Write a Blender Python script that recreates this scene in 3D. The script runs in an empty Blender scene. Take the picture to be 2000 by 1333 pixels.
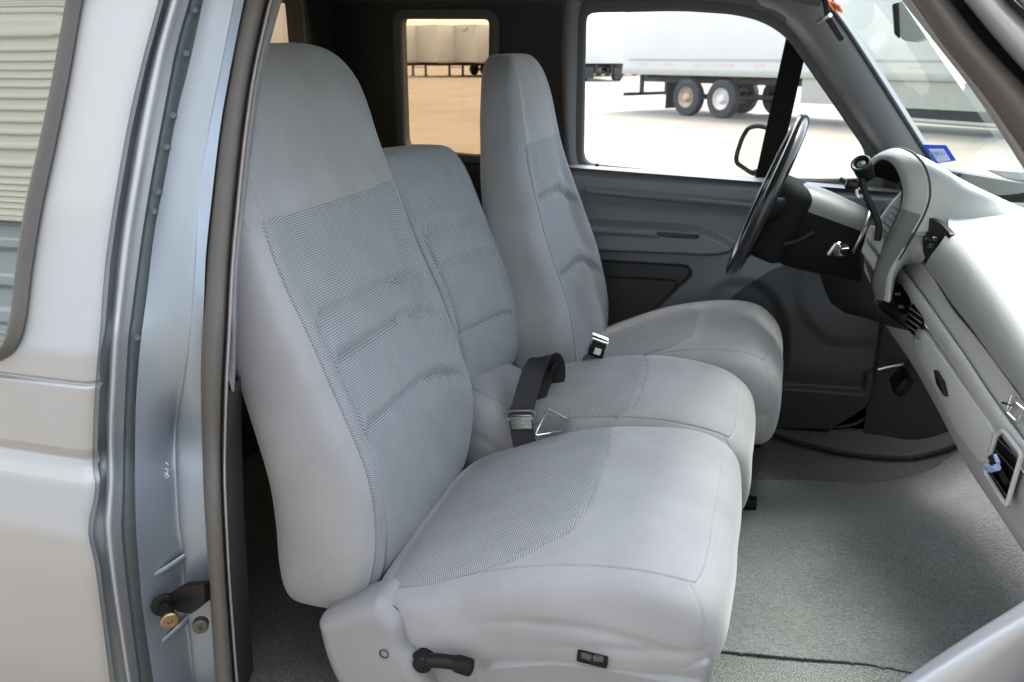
import bpy, bmesh, math, random
import numpy as np
from mathutils import Vector, Matrix
from mathutils.geometry import tessellate_polygon
rnd = random.Random(7)
C = bpy.context.scene.collection
sc = bpy.context.scene
# ---------------------------------------------------------------- camera
FPX, HOR, CZ = 1700.0, 110.0, 1.65
PITCH = math.atan((666.5-HOR)/FPX)
YAW = math.atan(535/math.hypot(FPX, 666.5-HOR))
cam = bpy.data.cameras.new('camera'); camo = bpy.data.objects.new('camera', cam); C.objects.link(camo)
camo.location = (0, 0, CZ); camo.rotation_euler = (math.pi/2-PITCH, 0, YAW)
cam.sensor_width = 36; cam.lens = 36*FPX/2000; cam.clip_start = .02; cam.clip_end = 3000
cam.dof.use_dof = True; cam.dof.focus_distance = 1.55; cam.dof.aperture_fstop = 9
sc.camera = camo
# ---------------------------------------------------------------- light
SUN_EL, SUN_AZ = math.radians(70), math.radians(20)      # azimuth from +Y towards +X
w = bpy.data.worlds.new('World'); sc.world = w; w.use_nodes = True
nt = w.node_tree; bg = nt.nodes['Background']
sky = nt.nodes.new('ShaderNodeTexSky'); sky.sky_type = 'NISHITA'; sky.sun_disc = False
sky.sun_elevation = SUN_EL; sky.sun_rotation = SUN_AZ; sky.air_density = 1.0; sky.dust_density = 2.4; sky.ozone_density = .6
hs = nt.nodes.new('ShaderNodeHueSaturation'); hs.inputs['Saturation'].default_value = .55
nt.links.new(sky.outputs[0], hs.inputs['Color']); nt.links.new(hs.outputs[0], bg.inputs[0]); bg.inputs[1].default_value = .15
sl = bpy.data.lights.new('sun', 'SUN'); so = bpy.data.objects.new('sun', sl); C.objects.link(so)
sl.energy = .9; sl.angle = math.radians(20); sl.color = (1, .95, .88)
sd = Vector((math.sin(SUN_AZ)*math.cos(SUN_EL), math.cos(SUN_AZ)*math.cos(SUN_EL), math.sin(SUN_EL)))
so.rotation_euler = sd.to_track_quat('Z', 'Y').to_euler(); so.location = (5, 5, 20)
sc.view_settings.view_transform = 'Standard'; sc.view_settings.look = 'None'
sc.view_settings.gamma = 1; sc.view_settings.exposure = 2.7
sc.cycles.max_bounces = 10; sc.cycles.transparent_max_bounces = 16; sc.cycles.diffuse_bounces = 6
sc.cycles.use_denoising = True; sc.cycles.caustics_reflective = False; sc.cycles.caustics_refractive = False
sc.cycles.sample_clamp_indirect = 6

# ---------------------------------------------------------------- picture measurements -> real positions
def ray(x, y):
    a = x-1000; u = 666.5-y
    fh = FPX*math.cos(PITCH)+u*math.sin(PITCH); up = u*math.cos(PITCH)-FPX*math.sin(PITCH)
    return a*math.cos(YAW)-fh*math.sin(YAW), a*math.sin(YAW)+fh*math.cos(YAW), up
def at(x, y, X=None, Y=None, Z=None, P=None):
    d = ray(x, y)
    if Y is not None: t = Y/d[1]
    elif X is not None: t = X/d[0]
    elif P is not None: t = P[0]/(d[0]+P[1]*d[1])          # vertical plane X + B*Y = A
    else: t = (Z-CZ)/d[2]
    return Vector((d[0]*t, d[1]*t, CZ+d[2]*t))
# ---------------------------------------------------------------- materials
def _n(m, t): return m.node_tree.nodes.new(t)
def mat(name, col, rough=.6, metal=0., spec=.5, bump=0., bscale=200., vary=0., vscale=3., coat=0., sheen=0., coords='Object', fine=0., fscale=600.):
    m = bpy.data.materials.new(name); m.use_nodes = True
    nt = m.node_tree; b = nt.nodes['Principled BSDF']; L = nt.links.new
    b.inputs['Base Color'].default_value = (*col, 1); b.inputs['Roughness'].default_value = rough
    b.inputs['Metallic'].default_value = metal; b.inputs['Specular IOR Level'].default_value = spec
    b.inputs['Coat Weight'].default_value = coat; b.inputs['Coat Roughness'].default_value = .05
    b.inputs['Sheen Weight'].default_value = sheen; b.inputs['Sheen Roughness'].default_value = .5
    tc = _n(m, 'ShaderNodeTexCoord')
    if vary or fine:
        last = None
        rgb = _n(m, 'ShaderNodeRGB'); rgb.outputs[0].default_value = (*col, 1); last = rgb.outputs[0]
        for amt, s, det in ((vary, vscale, 4), (fine, fscale, 2)):
            if not amt: continue
            no = _n(m, 'ShaderNodeTexNoise'); no.inputs['Scale'].default_value = s; no.inputs['Detail'].default_value = det
            L(tc.outputs[coords], no.inputs['Vector'])
            mr = _n(m, 'ShaderNodeMapRange'); mr.inputs[1].default_value = .3; mr.inputs[2].default_value = .7
            mr.inputs[3].default_value = 1-amt; mr.inputs[4].default_value = 1+amt; L(no.outputs[0], mr.inputs[0])
            mx = _n(m, 'ShaderNodeVectorMath'); mx.operation = 'SCALE'; L(last, mx.inputs[0]); L(mr.outputs[0], mx.inputs['Scale']); last = mx.outputs[0]
        L(last, b.inputs['Base Color'])
    if bump:
        no = _n(m, 'ShaderNodeTexNoise'); no.inputs['Scale'].default_value = bscale; no.inputs['Detail'].default_value = 3
        L(tc.outputs[coords], no.inputs['Vector'])
        bp = _n(m, 'ShaderNodeBump'); bp.inputs['Strength'].default_value = bump; bp.inputs['Distance'].default_value = .002
        L(no.outputs[0], bp.inputs['Height']); L(bp.outputs[0], b.inputs['Normal'])
    return m
def woven(name):
    m = bpy.data.materials.new(name); m.use_nodes = True; nt = m.node_tree; L = nt.links.new; b = nt.nodes['Principled BSDF']
    b.inputs['Roughness'].default_value = .9; b.inputs['Specular IOR Level'].default_value = .2; b.inputs['Sheen Weight'].default_value = .15
    uv = _n(m, 'ShaderNodeUVMap'); uv.uv_map = 'UVMap'
    def wave(rot, period, dist, dscale):
        mp = _n(m, 'ShaderNodeMapping'); mp.inputs['Rotation'].default_value = (0, 0, math.radians(rot)); L(uv.outputs[0], mp.inputs[0])
        wv = _n(m, 'ShaderNodeTexWave'); wv.wave_type = 'BANDS'; wv.bands_direction = 'Y'; wv.wave_profile = 'SIN'
        wv.inputs['Scale'].default_value = (2*math.pi/period)/20; wv.inputs['Distortion'].default_value = dist
        wv.inputs['Detail'].default_value = 1; wv.inputs['Detail Scale'].default_value = dscale
        L(mp.outputs[0], wv.inputs[0]); return wv.outputs['Fac']
    w1 = wave(0, .0040, .35, 60); w2 = wave(58, .0040, .3, 60)
    mp = _n(m, 'ShaderNodeMapping'); mp.inputs['Scale'].default_value = (60, 620, 1); L(uv.outputs[0], mp.inputs[0])
    n1 = _n(m, 'ShaderNodeTexNoise'); n1.inputs['Scale'].default_value = 1; n1.inputs['Detail'].default_value = 2; L(mp.outputs[0], n1.inputs['Vector'])
    cr = _n(m, 'ShaderNodeValToRGB'); e = cr.color_ramp.elements
    e[0].position = .30; e[0].color = (.44, .25, .23, 1); e[1].position = .70; e[1].color = (.13, .31, .34, 1)
    for p_, c_ in ((.42, (.30, .295, .31, 1)), (.58, (.265, .295, .315, 1))):
        q = cr.color_ramp.elements.new(p_); q.color = c_
    L(n1.outputs[0], cr.inputs[0])
    n2 = _n(m, 'ShaderNodeTexNoise'); n2.inputs['Scale'].default_value = 14; n2.inputs['Detail'].default_value = 3; L(uv.outputs[0], n2.inputs['Vector'])
    ad = _n(m, 'ShaderNodeMath'); ad.operation = 'MULTIPLY'; L(w1, ad.inputs[0]); L(w2, ad.inputs[1])
    mr = _n(m, 'ShaderNodeMapRange'); mr.inputs[1].default_value = 0; mr.inputs[2].default_value = .55; mr.inputs[3].default_value = .48; mr.inputs[4].default_value = 1.36; L(ad.outputs[0], mr.inputs[0])
    mr2 = _n(m, 'ShaderNodeMapRange'); mr2.inputs[1].default_value = .3; mr2.inputs[2].default_value = .7; mr2.inputs[3].default_value = .94; mr2.inputs[4].default_value = 1.06; L(n2.outputs[0], mr2.inputs[0])
    mu = _n(m, 'ShaderNodeMath'); mu.operation = 'MULTIPLY'; L(mr.outputs[0], mu.inputs[0]); L(mr2.outputs[0], mu.inputs[1])
    vs = _n(m, 'ShaderNodeVectorMath'); vs.operation = 'SCALE'; L(cr.outputs[0], vs.inputs[0]); L(mu.outputs[0], vs.inputs['Scale'])
    L(vs.outputs[0], b.inputs['Base Color'])
    bp = _n(m, 'ShaderNodeBump'); bp.inputs['Strength'].default_value = .35; bp.inputs['Distance'].default_value = .001; L(ad.outputs[0], bp.inputs['Height']); L(bp.outputs[0], b.inputs['Normal'])
    return m
def glassm(name, tint, refl=.08):
    m = bpy.data.materials.new(name); m.use_nodes = True; nt = m.node_tree; L = nt.links.new; nt.nodes.clear()
    o = nt.nodes.new('ShaderNodeOutputMaterial'); t = nt.nodes.new('ShaderNodeBsdfTransparent'); t.inputs[0].default_value = (*tint, 1)
    g = nt.nodes.new('ShaderNodeBsdfGlossy'); g.inputs['Roughness'].default_value = .0
    lw = nt.nodes.new('ShaderNodeLayerWeight'); lw.inputs[0].default_value = .5
    pw = nt.nodes.new('ShaderNodeMath'); pw.operation = 'POWER'; pw.inputs[1].default_value = 5
    ma = nt.nodes.new('ShaderNodeMath'); ma.operation = 'MULTIPLY_ADD'; ma.inputs[1].default_value = .45; ma.inputs[2].default_value = refl; ma.use_clamp = True
    mx = nt.nodes.new('ShaderNodeMixShader'); L(lw.outputs['Facing'], pw.inputs[0]); L(pw.outputs[0], ma.inputs[0]); L(ma.outputs[0], mx.inputs[0]); L(t.outputs[0], mx.inputs[1]); L(g.outputs[0], mx.inputs[2]); L(mx.outputs[0], o.inputs[0])
    return m
def carpetm(name, col, amt=.5, s=420, streak=None):
    m = mat(name, col, .95, spec=.1, bump=1.0, bscale=s, vary=.16, vscale=4, fine=amt, fscale=s, sheen=.2)
    nt = m.node_tree; b = nt.nodes['Principled BSDF']; l = b.inputs['Base Color'].links[0]; src = l.from_socket
    tc = nt.nodes.new('ShaderNodeTexCoord'); mp = nt.nodes.new('ShaderNodeMapping'); mp.inputs['Scale'].default_value = (60, 170, 1); mp.inputs['Rotation'].default_value = (0, 0, .5)
    no = nt.nodes.new('ShaderNodeTexNoise'); no.inputs['Scale'].default_value = 1; no.inputs['Detail'].default_value = 5; no.inputs['Distortion'].default_value = 1.2
    mr = nt.nodes.new('ShaderNodeMapRange'); mr.inputs[1].default_value = .3; mr.inputs[2].default_value = .7; mr.inputs[3].default_value = .84; mr.inputs[4].default_value = 1.15
    sc_ = nt.nodes.new('ShaderNodeVectorMath'); sc_.operation = 'SCALE'; K = nt.links.new
    K(tc.outputs['Object'], mp.inputs[0]); K(mp.outputs[0], no.inputs['Vector']); K(no.outputs[0], mr.inputs[0]); K(src, sc_.inputs[0]); K(mr.outputs[0], sc_.inputs['Scale']); K(sc_.outputs[0], b.inputs['Base Color'])
    return m
M = {}
M['plain'] = mat('seat_velour', (.262, .265, .278), .9, spec=.2, bump=.3, bscale=520, vary=.09, vscale=9, sheen=.35, fine=.05, fscale=500)
M['woven'] = woven('woven_seat_cloth')
M['plastic'] = mat('grey_plastic', (.215, .215, .225), .45, bump=.08, bscale=900, vary=.03, spec=.4)
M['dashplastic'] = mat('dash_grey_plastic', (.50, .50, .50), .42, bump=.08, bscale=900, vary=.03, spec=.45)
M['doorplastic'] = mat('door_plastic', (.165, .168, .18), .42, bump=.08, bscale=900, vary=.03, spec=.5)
M['dash'] = mat('dash_vinyl', (.34, .35, .352), .5, bump=.12, bscale=800, vary=.03, spec=.4)
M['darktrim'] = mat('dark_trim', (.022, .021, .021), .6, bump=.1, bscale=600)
M['head'] = mat('headliner_cloth', (.12, .12, .12), .95, spec=.1)
M['black'] = mat('black_plastic', (.006, .006, .0065), .45, spec=.22)
M['blackgloss'] = mat('black_leather_rim', (.012, .012, .013), .22, spec=.6, bump=.05, bscale=300)
M['rubber'] = mat('brown_grey_rubber', (.085, .078, .072), .55, bump=.1, bscale=300, spec=.4)
M['seal'] = mat('black_seal', (.01, .01, .01), .5)
M['paint'] = mat('silver_paint', (.36, .37, .39), .42, metal=.6, coat=.35, bump=.02, bscale=40)
M['jamb'] = mat('silver_jamb_paint', (.20, .235, .265), .36, metal=.5, coat=.4, bump=.03, bscale=60, vary=.05)
M['sealer'] = mat('seam_sealer', (.085, .105, .115), .5, metal=.2, bump=.6, bscale=90)
M['chrome'] = mat('chrome', (.8, .8, .8), .12, metal=1)
M['steel'] = mat('dull_steel', (.45, .44, .43), .3, metal=1, bump=.2, bscale=80)
M['brass'] = mat('worn_brass', (.30, .23, .14), .35, metal=1, vary=.2, vscale=60)
M['web'] = mat('belt_webbing', (.022, .022, .025), .6, spec=.3, bump=.5, bscale=500)
M['carpet'] = carpetm('carpet', (.085, .088, .085), .55, 300)
M['mat'] = carpetm('mat_pile', (.122, .13, .13), .32, 260)
M['mat2'] = carpetm('driver_mat_pile', (.09, .09, .083), .35, 260)
M['loop'] = carpetm('loop_carpet', (.12, .127, .125), .75, 330)
M['binding'] = mat('black_binding', (.015, .024, .024), .8, bump=1, bscale=300)
M['lens'] = mat('amber_lens', (.8, .25, .03), .3)
M['mirror'] = mat('mirror_glass', (.9, .9, .9), .02, metal=1)
M['white'] = mat('white_trailer_paint', (.56, .56, .54), .4, vary=.04, vscale=.6)
M['white2'] = mat('trailer_grey_side', (.50, .49, .48), .45, vary=.06, vscale=.8)
M['skirt'] = mat('trailer_skirt', (.36, .35, .30), .5, vary=.05)
M['tyre'] = mat('tyre_rubber', (.03, .03, .032), .75, vary=.2, vscale=4)
M['rim'] = mat('rim_paint', (.62, .58, .52), .4, vary=.2, vscale=6)
M['rimrust'] = mat('rusty_rim', (.42, .33, .24), .6, vary=.3, vscale=8)
M['chassis'] = mat('chassis', (.02, .02, .022), .6)
M['blue'] = mat('blue_ink', (.02, .06, .5), .4)
M['orange'] = mat('orange_ink', (.75, .3, .12), .5)
M['paper'] = mat('sticker_paper', (.75, .78, .82), .5)
M['ink'] = mat('grey_ink', (.2, .22, .25), .5)
M['tape'] = mat('faded_tape', (.60, .42, .38), .5)
M['red'] = mat('red_paint', (.45, .06, .05), .5)
M['clearglass'] = glassm('clear_window', (.985, .99, .985), .012)
M['windshield'] = glassm('windshield_glass', (.88, .96, .91), .02)
M['privacy'] = glassm('brown_privacy_glass', (.74, .64, .51), .03)
M['matteblack'] = mat('matte_black', (.006, .006, .006), .8, spec=.15)
M['jambpaint'] = mat('silver_door_jamb_paint', (.27, .31, .36), .42, metal=.5, coat=.15, bump=.02, bscale=40)
M['outerglass'] = mat('reflective_outer_glass', (.22, .23, .22), .015, metal=1)
M['plug'] = mat('plug_hole', (.03, .03, .03), .6)
M['bluegrip'] = mat('pale_blue_plastic', (.35, .42, .75), .2, spec=.8, coat=.5)

# ---------------------------------------------------------------- object helpers
W = {}
def tag(o, label=None, cat=None, group=None, kind=None):
    if label: o['label'] = label
    if cat: o['category'] = cat
    if group: o['group'] = group
    if kind: o['kind'] = kind
    return o
def thing(name, label, cat, frame=(0, 0, 0), group=None, loc=None, rz=0):
    o = bpy.data.objects.new(name, None); C.objects.link(o); o.empty_display_size = .2
    W[o] = Vector(frame); o.location = loc if loc is not None else frame; o.rotation_euler = (0, 0, rz)
    return tag(o, label, cat, group)
def obj(name, V, Fc, m, parent=None, smooth=True, uv=None, label=None, autosharp=None):
    V = np.array([tuple(v) for v in V], dtype=float)
    c = (V.min(0)+V.max(0))/2
    me = bpy.data.meshes.new(name); me.from_pydata((V-c).tolist(), [], [tuple(f) for f in Fc]); me.update()
    me.materials.append(m)
    if uv is not None:
        ul = me.uv_layers.new(name='UVMap'); li = np.empty(len(me.loops), dtype=int); me.loops.foreach_get('vertex_index', li)
        ul.data.foreach_set('uv', np.asarray(uv, dtype=float)[li].ravel())
    me.polygons.foreach_set('use_smooth', [smooth]*len(me.polygons))
    if smooth and autosharp: me.set_sharp_from_angle(angle=math.radians(autosharp))
    o = bpy.data.objects.new(name, me); C.objects.link(o)
    pw = W[parent] if parent is not None else Vector((0, 0, 0))
    W[o] = Vector(c); o.location = Vector(c)-pw; o.parent = parent
    if label: o['label'] = label
    return o
class MB:
    """collects shapes into one mesh"""
    def __init__(s): s.v = []; s.f = []
    def add(s, V, Fc):
        k = len(s.v); s.v += [Vector(v) for v in V]; s.f += [tuple(i+k for i in f) for f in Fc]; return s
    def bm(s, b):
        b.verts.index_update(); s.add([v.co.copy() for v in b.verts], [[v.index for v in f.verts] for f in b.faces]); b.free(); return s
    def box(s, c, d, bev=.0, rot=None, seg=2):
        b = bmesh.new(); bmesh.ops.create_cube(b, size=1)
        for v in b.verts: v.co = Vector((v.co.x*d[0], v.co.y*d[1], v.co.z*d[2]))
        if bev: bmesh.ops.bevel(b, geom=b.edges[:], offset=bev, segments=seg, profile=.5, affect='EDGES')
        if rot is not None: bmesh.ops.transform(b, matrix=rot.to_4x4() if len(rot) == 3 else rot, verts=b.verts)
        bmesh.ops.translate(b, vec=Vector(c), verts=b.verts); return s.bm(b)
    def cyl(s, a, b2, r, r2=None, n=24, bev=0):
        a = Vector(a); b2 = Vector(b2); r2 = r if r2 is None else r2; d = (b2-a).normalized()
        L_ = (b2-a).length
        prof = [(0, 0), (0, r-bev), (bev, r), (L_-bev, r2), (L_, r2-bev), (L_, 0)] if bev else [(0, 0), (0, r), (L_, r2), (L_, 0)]
        return s.lathe(a, d, prof, n)
    def lathe(s, a, d, prof, n=24):
        a = Vector(a); d = Vector(d).normalized(); u = d.orthogonal().normalized(); v = d.cross(u)
        V = []; Fc = []
        for (t, r) in prof:
            for i in range(n):
                q = 2*math.pi*i/n; V.append(a+d*t+(u*math.cos(q)+v*math.sin(q))*max(r, 1e-5))
        for j in range(len(prof)-1):
            for i in range(n): Fc.append((j*n+i, j*n+(i+1) % n, (j+1)*n+(i+1) % n, (j+1)*n+i))
        return s.add(V, Fc)
    def tube(s, path, r, n=10, closed=False, sub=4, flat=None, up=None):
        P = spline(path, sub, closed) if sub > 1 else [Vector(p) for p in path]
        m_ = len(P); prev = None; V = []
        for i, p in enumerate(P):
            t = (P[(i+1) % m_]-P[i-1]) if closed else (P[min(i+1, m_-1)]-P[max(i-1, 0)])
            t.normalize()
            if up is not None: nrm = Vector(up)
            elif prev is None: nrm = t.orthogonal()
            else: nrm = prev
            nrm = (nrm-t*nrm.dot(t)).normalized(); prev = nrm; bn = t.cross(nrm)
            rr = r[min(int(i/max(1, sub)), len(r)-1)] if isinstance(r, (list, tuple)) and not flat else r
            ra, rb = flat if flat else (rr, rr)
            for k in range(n):
                q = 2*math.pi*k/n; V.append(p+nrm*math.cos(q)*ra+bn*math.sin(q)*rb)
        Fc = []
        for j in range(m_ if closed else m_-1):
            j2 = (j+1) % m_
            for k in range(n): Fc.append((j*n+k, j*n+(k+1) % n, j2*n+(k+1) % n, j2*n+k))
        if not closed: Fc.append(tuple(range(n))[::-1]); Fc.append(tuple((m_-1)*n+k for k in range(n)))
        return s.add(V, Fc)
    def prism(s, loop, off, bev=0):
        """closed 3D polygon extruded by the vector off"""
        off = Vector(off); n = len(loop); b = bmesh.new()
        vs = [b.verts.new(Vector(p)) for p in loop]; f = b.faces.new(vs)
        r = bmesh.ops.extrude_face_region(b, geom=[f]); nv = [g for g in r['geom'] if isinstance(g, bmesh.types.BMVert)]
        bmesh.ops.translate(b, vec=off, verts=nv); bmesh.ops.recalc_face_normals(b, faces=b.faces)
        if bev: bmesh.ops.bevel(b, geom=[e for e in b.edges], offset=bev, segments=3, profile=.5, affect='EDGES', clamp_overlap=True)
        return s.bm(b)
    def build(s, name, m, parent=None, smooth=True, label=None, sharp=35): return obj(name, s.v, s.f, m, parent, smooth, label=label, autosharp=sharp)
def spline(pts, sub=8, closed=False):
    P = [Vector(p) for p in pts]; n = len(P); out = []
    for i in range(n if closed else n-1):
        p0 = P[(i-1) % n] if (closed or i > 0) else P[0]*2-P[1]
        p1 = P[i]; p2 = P[(i+1) % n]; p3 = P[(i+2) % n] if (closed or i+2 < n) else P[-1]*2-P[-2]
        for k in range(sub):
            t = k/sub; out.append(.5*((2*p1)+(p2-p0)*t+(2*p0-5*p1+4*p2-p3)*t*t+(3*p1-p0-3*p2+p3)*t**3))
    if not closed: out.append(P[-1].copy())
    return out
def resample(P, n):
    P = [Vector(p) for p in P]; d = [0]
    for i in range(1, len(P)): d.append(d[-1]+(P[i]-P[i-1]).length)
    out = []
    j = 0
    for k in range(n):
        t = d[-1]*k/(n-1)
        while j < len(d)-2 and d[j+1] < t: j += 1
        out.append(P[j].lerp(P[j+1], min(1, (t-d[j])/max(1e-9, d[j+1]-d[j]))))
    return out
def skin(rows, n=60, sub=1, smoothrows=True):
    """surface through several 3D polylines; returns V,F"""
    R = [resample(spline(r, 6) if smoothrows and len(r) > 2 else r, n) for r in rows]
    if sub > 1:
        cols = [spline([R[j][i] for j in range(len(R))], sub) for i in range(n)]
        R = [[cols[i][j] for i in range(n)] for j in range(len(cols[0]))]
    V = [p for r in R for p in r]
    Fc = [(j*n+i, j*n+i+1, (j+1)*n+i+1, (j+1)*n+i) for j in range(len(R)-1) for i in range(n-1)]
    return V, Fc
def rounded(poly, r, seg=6):
    """2D polygon with rounded corners; r a number or a list"""
    n = len(poly); out = []
    for i in range(n):
        p0 = Vector(poly[i-1]); p1 = Vector(poly[i]); p2 = Vector(poly[(i+1) % n]); rr = r[i] if isinstance(r, (list, tuple)) else r
        a = (p0-p1); b = (p2-p1); la, lb = a.length, b.length; rr = min(rr, la*.49, lb*.49)
        if rr <= 0: out.append(tuple(p1)); continue
        s_, e_ = p1+a/la*rr, p1+b/lb*rr
        for k in range(seg+1):
            t = k/seg; q = s_*(1-t)**2+p1*2*t*(1-t)+e_*t*t; out.append(tuple(q))
    return out
def plate(loops, fn, off):
    """2D loops (first outer, then holes) -> solid plate; fn maps (a,b) to 3D, off = thickness vector"""
    mb = MB(); L3 = [[Vector((p[0], p[1], 0)) for p in l] for l in loops]
    tris = tessellate_polygon(L3); flat = [p for l in L3 for p in l]
    A = [Vector(fn(p.x, p.y)) for p in flat]; off = Vector(off); B = [p+off for p in A]; n = len(A)
    F_ = [tuple(t) for t in tris]+[tuple(i+n for i in reversed(t)) for t in tris]
    k = 0
    for l in L3:
        m_ = len(l)
        for i in range(m_): F_.append((k+i, k+(i+1) % m_, n+k+(i+1) % m_, n+k+i))
        k += m_
    b = bmesh.new(); vs = [b.verts.new(p) for p in A+B]
    for f in F_:
        try: b.faces.new([vs[i] for i in f])
        except ValueError: pass
    bmesh.ops.recalc_face_normals(b, faces=b.faces); return mb.bm(b)
def sdpoly(x, y, poly):
    """signed distance to polygon (negative inside), numpy"""
    d = np.full(x.shape, 1e9); s = np.ones(x.shape); n = len(poly)
    for i in range(n):
        ax, ay = poly[i]; bx, by = poly[i-1]; ex, ey = bx-ax, by-ay; wx, wy = x-ax, y-ay
        t = np.clip((wx*ex+wy*ey)/(ex*ex+ey*ey+1e-12), 0, 1); dx, dy = wx-ex*t, wy-ey*t; d = np.minimum(d, dx*dx+dy*dy)
        c1 = y >= ay; c2 = y < by; c3 = ex*wy > ey*wx
        flip = (c1 & c2 & c3) | (~c1 & ~c2 & ~c3); s = np.where(flip, -s, s)
    return s*np.sqrt(d)
def sm(e0, e1, x):
    t = np.clip((x-e0)/(e1-e0), 0, 1); return t*t*(3-2*t)
def raised(x, y, poly, h, bw, r=.0):
    return h*(1-sm(-bw/2, bw/2, sdpoly(x, y, poly)-r))
def hgrid(x0, x1, y0, y1, nx, ny, fn, mask=None):
    """grid of points fn(x,y arrays)->(X,Y,Z arrays)"""
    xs, ys = np.meshgrid(np.linspace(x0, x1, nx), np.linspace(y0, y1, ny)); X, Y, Z = fn(xs, ys)
    V = np.stack([X, Y, Z], -1).reshape(-1, 3); Fc = []
    mk = None if mask is None else mask(xs, ys)
    for j in range(ny-1):
        for i in range(nx-1):
            if mk is not None and mk[j, i]: continue
            Fc.append((j*nx+i, j*nx+i+1, (j+1)*nx+i+1, (j+1)*nx+i))
    return V, Fc

def pillow(N, n, deform, disp=None, ins=None, insface=None, uvscale=(1, 1)):
    """rounded cushion from a subdivided cube. deform: superellipsoid pts -> world; ins(a,b)<0 inside the sewn insert on face insface=(axis,sign)"""
    key = {}; P = []; FA = []; AB = []; Q = []
    ts = np.linspace(-1, 1, N+1); ts = np.sign(ts)*(1-(1-np.abs(ts))**1.25)
    for ax in range(3):
        o1, o2 = [(1, 2), (0, 2), (0, 1)][ax]
        for sg in (-1, 1):
            A, B = np.meshgrid(ts, ts, indexing='ij'); A = A.copy(); B = B.copy(); isin = ins is not None and insface == (ax, sg)
            if isin:
                h = 1e-3; cell = 2.0/N
                for _ in range(2):
                    f = ins(A, B); ga = (ins(A+h, B)-f)/h; gb = (ins(A, B+h)-f)/h; g2 = ga*ga+gb*gb+1e-9; da, db = -f*ga/g2, -f*gb/g2
                    ok = (np.hypot(da, db) < cell*.5) & (np.abs(A) < .999) & (np.abs(B) < .999)
                    A = np.where(ok, A+da, A); B = np.where(ok, B+db, B)
            idx = np.zeros(A.shape, int)
            for i in range(N+1):
                for j in range(N+1):
                    c = [0, 0, 0]; c[ax] = sg; c[o1] = A[i, j]; c[o2] = B[i, j]; k = tuple(round(q, 5) for q in c)
                    if k not in key: key[k] = len(P); P.append(c); FA.append((ax, sg)); AB.append((A[i, j], B[i, j]))
                    idx[i, j] = key[k]
            fl = (sg > 0) != (ax == 1)
            if isin: cen = ins((A[:-1, :-1]+A[1:, 1:]+A[1:, :-1]+A[:-1, 1:])/4, (B[:-1, :-1]+B[1:, 1:]+B[1:, :-1]+B[:-1, 1:])/4)
            fv = ins(A, B) if isin else None
            for i in range(N):
                for j in range(N):
                    q = [idx[i, j], idx[i+1, j], idx[i+1, j+1], idx[i, j+1]]
                    if not fl: q = q[::-1]
                    if isin:
                        vals = [fv[i, j], fv[i+1, j], fv[i+1, j+1], fv[i, j+1]]
                        if min(vals) < -1e-3 and max(vals) > 1e-3:
                            if abs(vals[0])+abs(vals[2]) <= abs(vals[1])+abs(vals[3]): tri = [(0, 1, 2), (0, 2, 3)]
                            else: tri = [(0, 1, 3), (1, 2, 3)]
                            r0 = [idx[i, j], idx[i+1, j], idx[i+1, j+1], idx[i, j+1]]
                            for t_ in tri:
                                s_ = sum(vals[u] for u in t_); tt = [r0[u] for u in t_]
                                if not fl: tt = tt[::-1]
                                Q.append((tuple(tt), s_ < 0))
                        else: Q.append((tuple(q), cen[i, j] < 0))
                    else: Q.append((tuple(q), False))
    P = np.array(P); P = P/((np.abs(P)**n).sum(1)**(1/n))[:, None]
    AB = np.array(AB); ax = np.array([f[0]*2+(f[1] > 0) for f in FA]); V = deform(P)
    if disp is not None:
        nr = np.zeros_like(V)
        for f, _ in Q:
            a, b, c = V[f[0]], V[f[1]], V[f[2]]; nn = np.cross(b-a, c-a)
            for i in f: nr[i] += nn
        nr /= np.linalg.norm(nr, axis=1)[:, None]+1e-12
        V = V+nr*disp(P, AB, ax, V)[:, None]
    out = [[f for f, s in Q if not s], [f for f, s in Q if s]]
    uv = AB*np.array(uvscale)
    return V, out, uv
def sub_mesh(V, Fc, uv):
    used = sorted({i for f in Fc for i in f}); mp = {u: k for k, u in enumerate(used)}
    return V[used], [tuple(mp[i] for i in f) for f in Fc], uv[used]
def cushion_obj(name, iname, V, out, uv, parent, label=None, ilabel=None):
    a, f, u = sub_mesh(V, out[0], uv); o = obj(name, a, f, M['plain'], parent, True, label=label)
    if out[1]:
        a, f, u = sub_mesh(V, out[1], uv); i = obj(iname, a, f, M['woven'], o, True, uv=u, label=ilabel)
    return o

# ================================================================ GROUND
def ground():
    m = mat('concrete_yard', (.19, .165, .13), .9, vary=.14, vscale=.35, fine=.12, fscale=18, bump=.3, bscale=60, coords='Object')
    V, Fc = hgrid(-700, 700, -700, 700, 8, 8, lambda x, y: (x, y, 0*x)); tag(obj('ground', V, Fc, m, None), kind='structure')
ground()

# ================================================================ TRUCK
TR = (-.3, 1.77, 0)
truck = thing('pickup_truck', 'silver extended-cab pickup seen through its open passenger door', 'pickup truck', TR)
YD = 2.60      # inner face of the driver's side
def Yb(z):     # outer skin on the passenger side: leans in above the belt line
    return float(np.interp(z, [.3, .5, .7, .9, .97, 1.05, 1.068, 1.082, 1.10, 1.20, 1.25, 1.45, 1.75], [.985, .955, .925, .905, .903, .922, .933, .940, .934, .933, .935, 1.0, 1.11]))
def side(px, py, off=0.):
    z = 1.2
    for _ in range(12): p = at(px, py, Y=Yb(z)+off); z = .5*z+.5*p.z
    return at(px, py, Y=Yb(z)+off)
def rowpx(pts, off):
    if isinstance(off, (int, float)): off = [off]*len(pts)
    return [side(x, y, o) for (x, y), o in zip(pts, off)]

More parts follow.
